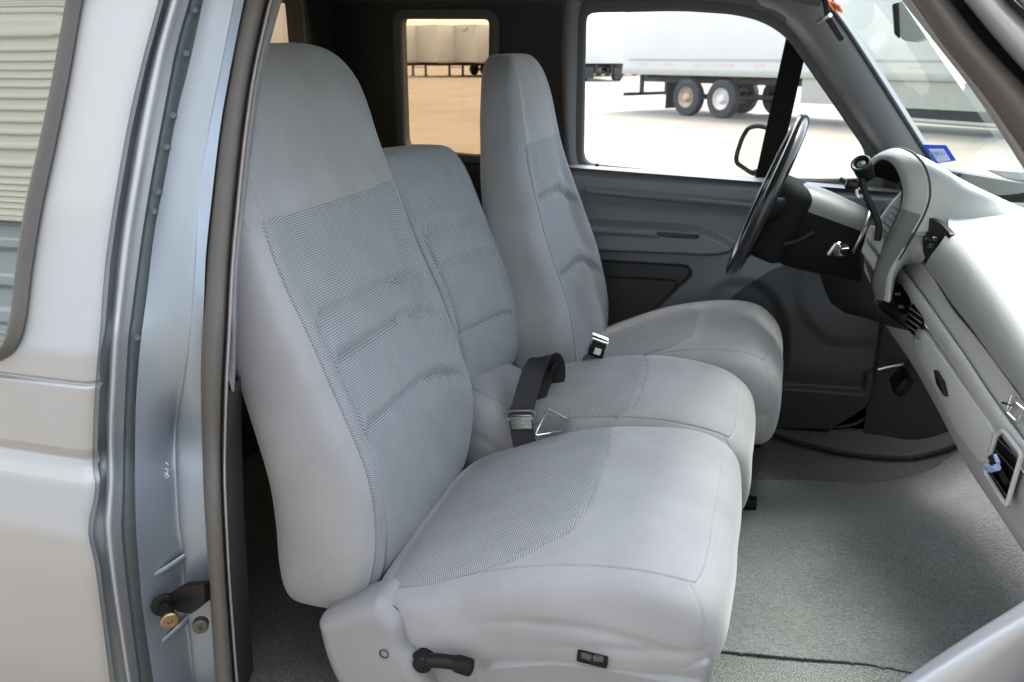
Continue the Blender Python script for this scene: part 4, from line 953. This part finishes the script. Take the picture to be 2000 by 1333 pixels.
    for nm, L_ in (('emblem_letter', [((1958, 787), (1982, 793)), ((1976, 770), (1966, 803))]), ('emblem_letter', [((1985, 778), (1968, 806)), ((1968, 806), (1984, 822))]), ('emblem_letter', [((1986, 788), (2008, 806)), ((1998, 797), (1986, 829))])):
        mb = MB()
        for a, b in L_: mb.tube(stroke(a, b), .0022, 6, sub=1)
        mb.build(nm, M['chrome'], band)
    # defroster slot
    MB().prism([at(x, y, Z=1.334) for x, y in ((1930, 334), (2010, 341), (2010, 356), (1965, 350))], (0, 0, .003)).build('defroster_slot', M['matteblack'], D)
    mb = MB()
    return D
dash()
def steering():
    S = thing_part('steering_wheel', (0, 2.2, 1.33), 'black leather steering wheel seen edge-on')
    top = at(1568, 236, Y=2.2); bot = at(1430, 524, Y=2.2); c = (top+bot)/2; up = (top-bot).normalized(); lat = Vector((0, 1, 0)); nrm = lat.cross(up).normalized()
    if nrm.x < 0: nrm = -nrm
    R_ = (top-bot).length/2
    MB().tube([c+(up*math.cos(q)+lat*math.sin(q))*R_ for q in [2*math.pi*k/64 for k in range(64)]], .0155, 14, True, 1).build('rim', M['blackgloss'], S)
    hub = MB()
    rot = Matrix((nrm, lat, up)).transposed()
    hub.box(c+nrm*.050-up*.035, (.095, .20, .19), .03, rot, 4); hub.build('hub', M['matteblack'], S)
    sp = MB()
    for s_ in (-1, 1):
        sp.tube([c+nrm*.03+lat*s_*.06, c+nrm*.03+lat*s_*.12, c+lat*s_*(R_-.01)], .02, 12, flat=(.030, .012), up=tuple(up))
    sp.tube([c+nrm*.03-up*.04, c+nrm*.03-up*.1, c-up*(R_-.01)], .02, 12, flat=(.03, .012), up=(0, 1, 0)); sp.build('spoke', M['black'], S)
    st = MB(); st.tube([c+(up*math.cos(q)+lat*math.sin(q))*(R_-.0145)-nrm*.004 for q in [2*math.pi*k/64 for k in range(64)]], .0012, 6, True, 1); st.build('rim_seam', mat('seam_grey', (.3, .3, .3), .3), S)
    # column
    K = thing_part('steering_column', (.15, 2.2, 1.28), 'black steering column with grey shroud and ignition lock')
    ax = Vector((.94, 0, -.30)).normalized(); u2 = ax.cross(lat).normalized(); u2 = u2 if u2.z > 0 else -u2
    rows = []
    for t, hh, ww in ((.055, .055, .06), (.075, .070, .075), (.12, .072, .08), (.19, .066, .078), (.25, .060, .07), (.34, .055, .06)):
        cc = c+ax*t-u2*.01; rows.append([cc+u2*hh*(1 if math.cos(q) > 0 else 1.75)*abs(math.cos(q))**.7*math.copysign(1, math.cos(q))+lat*ww*abs(math.sin(q))**.7*math.copysign(1, math.sin(q)) for q in [2*math.pi*k/40 for k in range(41)]])
    V, Fc = skin(rows, 81, 3, True)
    up_f = [f for f in Fc if sum((Vector(V[i])-c).dot(u2) for i in f)/4 > .012]; lo_f = [f for f in Fc if f not in set(up_f)]
    V = np.array([tuple(v) for v in V]); uvz = np.zeros((len(V), 2))
    a, f, _ = sub_mesh(V, up_f, uvz); obj('upper_shroud', a, f, mat('shroud_grey', (.10, .105, .108), .45), K)
    a, f, _ = sub_mesh(V, lo_f, uvz); obj('lower_shroud', a, f, M['matteblack'], K)
    MB().lathe(c+ax*.225-u2*.01, ax, [(0, .078), (.004, .080), (.008, .078)], 40).build('shroud_ring', M['steel'], K)
    p = at(1632, 486, Y=2.115); q = MB().lathe(p, (-.75, -.65, .1), [(-.02, .020), (0, .020), (.004, .018), (.004, .006), (.004, 0)], 28).build('ignition_lock', M['chrome'], K)
    MB().box(p+Vector((-.008, -.008, 0)), (.010, .012, .034), .004, Matrix.Rotation(.5, 3, 'Y')).build('key_slot', M['steel'], q)
    for q in (((1590, 455), (1560, 470), (1530, 478)), ((1640, 350), (1660, 360), (1672, 372))): MB().tube([at(x, y, Y=2.1) for x, y in q], .006, 8).build('stalk', M['black'], K)
    MB().lathe(c+ax*.245-u2*.012, ax, [(0, .074), (.01, .078), (.07, .072), (.10, .05)], 40).build('shift_collar', M['plastic'], K)
steering()
def gooseneck():
    g = thing('phone_holder', 'black gooseneck microphone-like holder standing beside the instrument hood', 'gooseneck holder', tuple(at(1712, 470, Y=2.03)))
    A = lambda x, y, Y=2.0: at(x, y, Y=Y)
    MB().tube([A(1714, 470), A(1716, 440), A(1704, 408), A(1690, 378), A(1684, 352), A(1688, 330)], .0075, 10).build('flexible_neck', M['black'], g)
    p = A(1690, 322); d = Vector((-.35, -.62, .62)).normalized()
    MB().lathe(A(1686, 330)-d*.02, d, [(-.012, .010), (-.004, .018), (.03, .020), (.040, .021), (.042, .018), (.040, .014), (.034, .012), (.034, 0)], 28).build('holder_head', M['black'], g)
    MB().lathe(A(1686, 330)+d*.013, d, [(0, .010), (.004, .009), (.006, .0)], 20).build('lens', mat('dark_lens', (.05, .07, .07), .1), g)
    MB().lathe(A(1668, 362), (-1, -.2, .2), [(-.01, .006), (0, .012), (.014, .012), (.018, .008), (.018, 0)], 18).build('clamp_knob', M['black'], g)
    MB().tube([A(1672, 365), A(1676, 385), A(1690, 380)], .004, 8).build('clamp_bracket', M['steel'], g)
gooseneck()
def vent_clip():
    g = thing('air_freshener', 'small pale blue and black clip pushed onto the passenger dash vent', 'vent clip', tuple(DP(1938, 920, -.02)))
    MB().tube([DP(1934, 892, -.014), DP(1950, 915, -.016), DP(1966, 944, -.014)], .0045, 8, flat=(.005, .0025)).build('clip_arm', M['black'], g)
    MB().tube([DP(1928, 912, -.018), DP(1936, 917, -.022), DP(1948, 913, -.022)], .006, 12).build('tab', M['bluegrip'], g)
    MB().tube([DP(1944, 890, -.018), DP(1950, 905, -.020)], .0035, 10).build('stem', M['bluegrip'], g)
vent_clip()
def mirrors():
    # door mirror outside the driver's window
    m_ = thing_part('door_mirror', (-.08, 2.8, 1.38), 'black-edged driver door mirror outside the window')
    Y0 = 2.86; px = [(1462, 250), (1480, 246), (1500, 250), (1506, 262), (1500, 325), (1470, 340), (1438, 318), (1440, 300), (1450, 270)]
    lp = [at(x, y, P=(2.78, 1.0)) for x, y in rounded(px, 8, 4)]
    c = sum(lp, Vector())/len(lp); MB().prism([c+(p-c)*1.10+Vector((.006, .006, -.004)) for p in lp], (.05, .05, 0), .01).build('mirror_housing', mat('mirror_housing', (.30, .31, .33), .35), m_)
    c = sum(lp, Vector())/len(lp)
    MB().prism([c+(p-c)*.90+Vector((-.001, -.001, 0)) for p in lp], (.003, .003, 0)).build('mirror_glass', M['mirror'], m_)
    MB().tube([p+Vector((-.001, -.001, 0)) for p in lp], .007, 8, True, 1).build('mirror_rim', M['matteblack'], m_)
    MB().prism([at(x, y, Y=2.68) for x, y in ((1500, 250), (1512, 252), (1506, 345), (1494, 345))], (0, .15, 0), .004).build('mirror_mount', M['black'], m_)
    MB().tube([at(1495, 320, Y=Y0), at(1510, 330, Y=2.72), at(1515, 345, Y=2.66)], .014, 10).build('mirror_arm', M['black'], m_)
    # inside mirror on the windshield
    r = thing_part('rear_view_mirror', (.18, 1.65, 1.7), 'rear-view mirror hanging from the windshield')
    lp = [at(x, y, Y=1.62) for x, y in rounded([(1752, 6), (1768, 0), (1800, -10), (1810, 30), (1812, 70), (1790, 82), (1762, 80), (1755, 62)], 10, 4)]
    MB().prism(lp, (.02, .10, .0), .006).build('housing', mat('mirror_back', (.20, .225, .22), .35), r)
    fp = [at(x, y, Y=1.62) for x, y in ((1752, 8), (1763, 4), (1766, 76), (1756, 66))]; MB().prism([p+Vector((-.006, -.003, 0)) for p in fp], (0, .02, 0), .002).build('mirror_face', M['black'], r)
    MB().tube([at(1808, 68, Y=1.66), at(1820, 78, Y=1.68), at(1832, 84, Y=1.70)], .004, 8).build('stem', M['chrome'], r)
mirrors()
def stickm(name, col):
    m = mat(name, col, .5); nt = m.node_tree; t = nt.nodes.new('ShaderNodeBsdfTranslucent'); t.inputs[0].default_value = (*col, 1); mx = nt.nodes.new('ShaderNodeMixShader'); mx.inputs[0].default_value = .6
    nt.links.new(nt.nodes['Principled BSDF'].outputs[0], mx.inputs[1]); nt.links.new(t.outputs[0], mx.inputs[2]); nt.links.new(mx.outputs[0], nt.nodes['Material Output'].inputs[0]); return m
def windshield():
    rows = [[Vector((wx(1.2+1.29*k/12), 1.2+1.29*k/12, 1.32)) for k in range(13)], [Vector((.08+.07*math.sin(math.pi*k/12), 1.2+1.29*k/12, 1.77)) for k in range(13)]]
    V, Fc = skin(rows, 30, 1); ws = obj('windshield', V, Fc, M['windshield'], truck)
    # registration sticker low on the glass
    Yk = 2.47
    q = [at(x, y, Y=Yk) for x, y in ((1802, 283), (1848, 284), (1868, 314), (1828, 320))]
    st = MB().prism(q, (0, .001, 0)).build('registration_sticker', stickm('blue_sticker', (.03, .08, .55)), truck, smooth=False, label='blue-bordered registration sticker on the windshield above the dash')
    q2 = [at(x, y, Y=Yk-.002) for x, y in ((1813, 291), (1843, 291), (1857, 313), (1832, 318))]
    MB().prism(q2, (0, .001, 0)).build('sticker_face', stickm('white_sticker', (.8, .83, .9)), st, smooth=False)
    mb = MB()
    for k, (dx, w_) in enumerate(((0, 4), (6, 4), (12, 2), (17, 5), (24, 4))):
        mb.tube([at(1816+dx, 297, Y=Yk-.005), at(1816+dx+w_, 297, Y=Yk-.005), at(1818+dx+w_, 303, Y=Yk-.005), at(1818+dx, 303, Y=Yk-.005)], .0007, 5, True, 1)
    mb.build('sticker_numerals', M['ink'], st)
    # orange-lined label high on the glass by the visor
    lb = MB()
    for k in range(4): lb.prism([at(x, y, Y=2.45) for x, y in ((1616+k*6, 2+k*3), (1622+k*6, 0+k*3), (1632+k*5, 18+k*2), (1627+k*5, 21+k*2))], (0, .001, 0))
    lb.build('warning_label', stickm('orange_sticker', (.85, .35, .15)), truck, smooth=False)
    # visor rod and clip
    v = MB(); v.tube([at(1598, 44, Y=2.42), at(1612, 36, Y=2.40), at(1622, 30, Y=2.38)], .006, 8); v.build('visor_hinge', M['steel'], truck)
    MB().prism([at(x, y, Y=2.40) for x, y in ((1606, 0), (1618, 0), (1622, 30), (1650, 76), (1640, 82), (1612, 40))], (0, .02, 0), .002).build('visor_arm', M['black'], truck)
windshield()
def near_apillar():
    # strips from the windshield edge outwards
    def row(pts, Y): return [at(x, y, Y=Y) for x, y in pts]
    e0 = [(1700, -80), (1761, 0), (1829, 87), (1910, 192), (2000, 330), (2080, 460)]
    e1 = [(1728, -80), (1787, 0), (1850, 92), (1930, 190), (2008, 300), (2090, 420)]
    e2 = [(1790, -80), (1852, 0), (1915, 80), (2000, 170), (2060, 240), (2130, 330)]
    e3 = [(1825, -80), (1884, 0), (1950, 80), (2030, 170), (2090, 240), (2160, 320)]
    e4 = [(1850, -80), (1906, 0), (1970, 70), (2040, 150), (2110, 230), (2190, 310)]
    e5 = [(1905, -80), (1958, 0), (2010, 52), (2080, 130), (2150, 200), (2230, 280)]
    e6 = [(1935, -80), (1980, 0), (2030, 40), (2100, 110), (2170, 170), (2250, 250)]
    V, Fc = skin([row(e0, 1.22), row(e0, 1.10), row([(a[0]*.5+b[0]*.5, a[1]*.5+b[1]*.5) for a, b in zip(e0, e1)], 1.07), row(e1, 1.07)], 50, 3); obj('windshield_pillar_trim', V, Fc, mat('pillar_tan', (.24, .225, .215), .5), truck)
    mid = [(a[0]*.5+b[0]*.5, a[1]*.5+b[1]*.5) for a, b in zip(e1, e2)]
    V, Fc = skin([row(e1, 1.075), row(e1, 1.04), row(mid, 1.015), row(e2, 1.03), row(e2, 1.06)], 50, 4); obj('front_weatherstrip', V, Fc, M['rubber'], truck)
    V, Fc = skin([row(e2, 1.055), row(e3, 1.06)], 30); obj('seal_channel', V, Fc, M['seal'], truck)
    V, Fc = skin([row(e3, 1.065), row(e3, 1.02), row([(a[0]*.5+b[0]*.5, a[1]*.5+b[1]*.5) for a, b in zip(e3, e5)], 1.0), row(e5, 1.01), row(e5, 1.05)], 50, 4); obj('a_pillar', V, Fc, M['paint'], truck)
    V, Fc = skin([row(e5, 1.03), row(e6, 1.03)], 30); obj('drip_channel', V, Fc, M['seal'], truck)
    V, Fc = skin([row(e6, 1.035), row([(x+20, y) for x, y in e6], .99), row([(x+80, y) for x, y in e6], 1.0)], 30, 3); obj('roof_drip_rail', V, Fc, M['paint'], truck)
    # front lower corner of the door opening: painted sill curving up into the hinge pillar
    a = [(1560, 1480), (1680, 1390), (1762, 1330), (1880, 1250), (2000, 1175), (2150, 1075)]
    b = [(1800, 1500), (1850, 1450), (1925, 1380), (1965, 1334), (2020, 1280), (2160, 1180)]
    c = [(1840, 1530), (1900, 1480), (1960, 1400), (2010, 1345), (2060, 1300), (2200, 1210)]
    md = [(p[0]*.5+q[0]*.5, p[1]*.5+q[1]*.5) for p, q in zip(a, b)]
    V, Fc = skin([row([(x+0, y) for x, y in a], 1.06), row(a, .96), row([(x+10, y+8) for x, y in a], .93), row(md, .915), row(b, .93), row(c, .97), row(c, 1.02)], 60, 4); obj('door_sill_corner', V, Fc, M['paint'], truck)
near_apillar()
def open_door():
    # the passenger door stands open ahead of the camera's right edge
    hx, hy = .50, .98; dx, dy = math.cos(math.radians(-78)), math.sin(math.radians(-78)); nx, ny = -dy, dx
    f = lambda a, b, o=0: (hx+dx*a+nx*o, hy+dy*a+ny*o, b)
    root = obj('passenger_door', *(lambda m: (m.v, m.f))(plate([rounded([(0, .45), (1.08, .45), (1.10, 1.31), (0, 1.31)], .06)], lambda a, b: f(a, b), (nx*.09, ny*.09, 0))), M['dashplastic'], truck, True, autosharp=30)
    fr = rounded([(.02, 1.29), (.30, 1.66), (.48, 1.72), (1.06, 1.72), (1.08, 1.29)], .05); fi = rounded([(.12, 1.32), (.34, 1.62), (.50, 1.675), (1.01, 1.675), (1.03, 1.32)], .04)
    plate([fr, fi], lambda a, b: f(a, b, .03), (nx*.03, ny*.03, 0)).build('window_frame', M['paint'], root)
    plate([fi], lambda a, b: f(a, b, .045), (nx*.004, ny*.004, 0)).build('door_glass', M['clearglass'], root, smooth=False)
    MB().box(f(.55, 1.0, -.03), (.06, .5, .07), .02, Matrix.Rotation(math.radians(12), 3, 'Z')).build('armrest', M['doorplastic'], root)
open_door()
def pedals():
    p = thing_part('parking_brake_pedal', (.6, 2.5, .85), 'black pedal low in the driver footwell')
    MB().box(at(1760, 745, Y=2.42), (.03, .11, .055), .008, Matrix.Rotation(.5, 3, 'Y')).build('pedal_pad', M['black'], p)
    MB().tube([at(1760, 740, Y=2.44), at(1770, 715, Y=2.46), at(1790, 690, Y=2.46)], .008, 8).build('pedal_arm', M['black'], p)
    MB().tube([at(1715, 722, Y=2.5), at(1740, 716, Y=2.5), at(1765, 712, Y=2.5)], .005, 8).build('pedal_rod', M['steel'], p)
pedals()

# ================================================================ YARD: trailers and buildings
def wheel(mb_t, mb_r, c, yd, r=.52, w_=.28):
    c = Vector(c); d = Vector((0, yd, 0))
    mb_t.lathe(c, d, [(-w_, .30), (-w_, r-.03), (-w_+.04, r), (-.04, r), (0, r-.03), (.0, .31), (-.03, .29)], 36)
    mb_r.lathe(c, d, [(-.03, .30), (-.01, .29), (-.10, .24), (-.13, .14), (-.02, .12), (.03, .09), (.03, 0)], 36)
def trailer(label, loc, rz, L_=16., near=True, reefer=False, logo=False, col='white', legs=True, bogie=2.0, group='white semi trailers parked in the yard', spacing=1.3, skirt=False):
    t = thing('semi_trailer', label, 'semi trailer', (0, 0, 0), group, loc=loc, rz=rz)
    b = MB(); b.box((L_/2, 1.3, 2.62), (L_, 2.6, 2.9), .03); body = b.build('cargo_box', M[col], t)
    if not near:
        g = MB()
        for k in range(int(L_/.6)): g.box((.3+k*.6, -.012, 2.6), (.05, .03, 2.7))
        g.build('side_ribs', M['white2'], body, smooth=False)
    r = MB(); r.box((L_/2, -.02, 1.20), (L_-.1, .06, .16), .01); r.box((L_/2, 2.62, 1.20), (L_-.1, .06, .16), .01); r.build('lower_rail', M['skirt'], t)
    ch = MB(); ch.box((L_/2, .8, 1.02), (L_-.3, .12, .26)); ch.box((L_/2, 1.8, 1.02), (L_-.3, .12, .26))
    for k in range(9): ch.box((1+k*L_/10, 1.3, 1.1), (.10, 2.4, .10))
    ch.build('chassis', M['chassis'], t, smooth=False)
    if legs:
        lg = MB(); 
        for y in (.45, 2.15): lg.box((L_-3.2, y, .62), (.14, .14, 1.1)); lg.box((L_-3.2, y, .08), (.30, .28, .06))
        lg.box((L_-3.2, 1.3, .75), (.06, 1.7, .06)); lg.build('landing_gear', M['chassis'], t, smooth=False)
    u = MB(); u.box((.08, 1.3, .52), (.10, 2.5, .10), .01)
    for y in (.75, 1.85): u.box((.12, y, .80), (.10, .12, .60), .01)
    u.build('underride_bar', M['chassis'], t, smooth=False)
    for k in range(2):
        for side_, y in ((-1, .0), (1, 2.6)):
            x = bogie+k*spacing; tt, rr = MB(), MB(); wheel(tt, rr, (x, y-.02*side_*-1, .52), side_)
            o = tt.build('wheel', M['tyre'], t); ri = rr.build('rim', M['rimrust'] if k == 0 else M['rim'], o)
            ax = MB()
        MB().cyl((bogie+k*spacing, .2, .52), (bogie+k*spacing, 2.4, .52), .08, n=12).build('axle', M['chassis'], t)
    for y in (.28, 2.32): MB().box((bogie-.78, y, .55), (.02, .60, .75)).build('mud_flap', M['chassis'], t, smooth=False)
    if near:
        s = MB(); s.box((L_/2, -.012, 1.55), (L_-.6, .02, .04)); s.build('side_moulding', M['skirt'], body, smooth=False)
        for k in range(14): MB().box((.9+k*1.1, -.008, 1.42), (.34 if k != 3 else .5, .01, .05)).build('reflective_tape', M['tape'], body, smooth=False)
        for x in (7.9, 12.2): MB().box((x, -.06, 1.07), (.14, .05, .07), .015).build('marker_lamp', M['lens'], t)
    if skirt:
        x0, x1 = 6.7, L_-2.2
        q = MB(); q.box(((x0+x1)/2, .02, .83), (x1-x0, .03, .62), .005); q.build('side_skirt', M['skirt'], t, smooth=False)
        q = MB(); q.box(((x0+x1)/2+.8, .05, .42), (x1-x0-1.4, .04, .24)); q.build('rubber_skirt', M['chassis'], t, smooth=False)
        q = MB(); q.tube([(x0+1.6, -.02, .30), (x0+4, -.05, .26), (x1, -.05, .24)], .05, 10); q.build('skirt_rail', M['skirt'], t)
    if reefer:
        q = MB(); q.box((L_+.18, 1.3, 3.2), (.36, 1.9, 1.5), .04); q.build('cooling_unit', M['white'], t)
        q = MB(); q.box((L_+.37, .9, 3.3), (.03, .9, .9), .01); q.build('cooling_grille', M['black'], t)
    if logo:
        q = MB(); q.tube([(L_+.02, 1.0, 3.7), (L_+.02, 1.3, 3.55), (L_+.02, 1.7, 3.85), (L_+.02, 1.5, 3.6)], .05, 6); q.build('logo_mark', mat('logo_red', (.55, .28, .25), .6), body)
    return t
p0 = at(1215, 145, Z=1.12); p1 = at(1530, 157, Z=1.12); rz = math.radians(-38)
trailer('white semi trailer with side skirt and tandem wheels, nearest beyond the driver window', (p0.x, p0.y, 0), rz, 17., True, bogie=2.75, spacing=1.32, skirt=True, legs=False)
trailer('white trailer farther off, left edge of the driver window, dark underside', (-10.6, 62, 0), math.radians(112), 15., False, bogie=.9, legs=True)
for k, lb in enumerate(('white trailer with a black-grilled cooling unit, leftmost in the row seen through the tinted window', 'ribbed white trailer next right of the one with the cooling unit in the far row', 'third white trailer from the left in the row behind the tinted window', 'fourth white trailer from the left in the row behind the tinted window', 'rightmost white trailer in the row behind the tinted window')):
    dx = -32.5+k*3.15; a = math.radians(-118)
    hx, hy = dx, 70+k*.5
    trailer(lb, (hx-math.cos(a)*14-.0, hy-math.sin(a)*14, 0), a, 14., False, reefer=k == 0, logo=k > 1)
trailer('white trailer close behind the cab, seen through the back window over the passenger headrest', (-26, 25, 0), math.radians(20), 13., False)
def building():
    B = thing('warehouse', 'metal-sided warehouse with cream upper siding and grey lower siding, mirrored in the quarter glass', 'warehouse', (-4, -7.5, 0))
    def ribs(z0, z1, step, amp, y): 
        zs = []
        z = z0
        while z < z1: zs += [(z, 0), (z+step*.55, 0), (z+step*.65, amp), (z+step*.9, amp)]; z += step
        zs.append((z1, 0))
        V = []; Fc = []
        for z, o in zs: V += [(-22, y+o, z), (12, y+o, z)]
        for i in range(len(zs)-1): Fc.append((2*i, 2*i+1, 2*i+3, 2*i+2))
        return V, Fc
    V, Fc = ribs(4.9, 13.0, .22, .018, -7.0); obj('upper_siding', V, Fc, mat('cream_siding', (.62, .59, .50), .6), B, smooth=False)
    V, Fc = ribs(0, 4.86, .45, .03, -6.98); obj('lower_siding', V, Fc, mat('grey_siding', (.33, .37, .38), .6), B, smooth=False)
    MB().box((-5, -6.93, 4.88), (34, .10, .07)).build('flashing', M['white'], B, smooth=False)
    MB().box((-5, -11.1, 6.5), (34, 8, 13)).build('warehouse_body', M['white2'], B, smooth=False)
building()
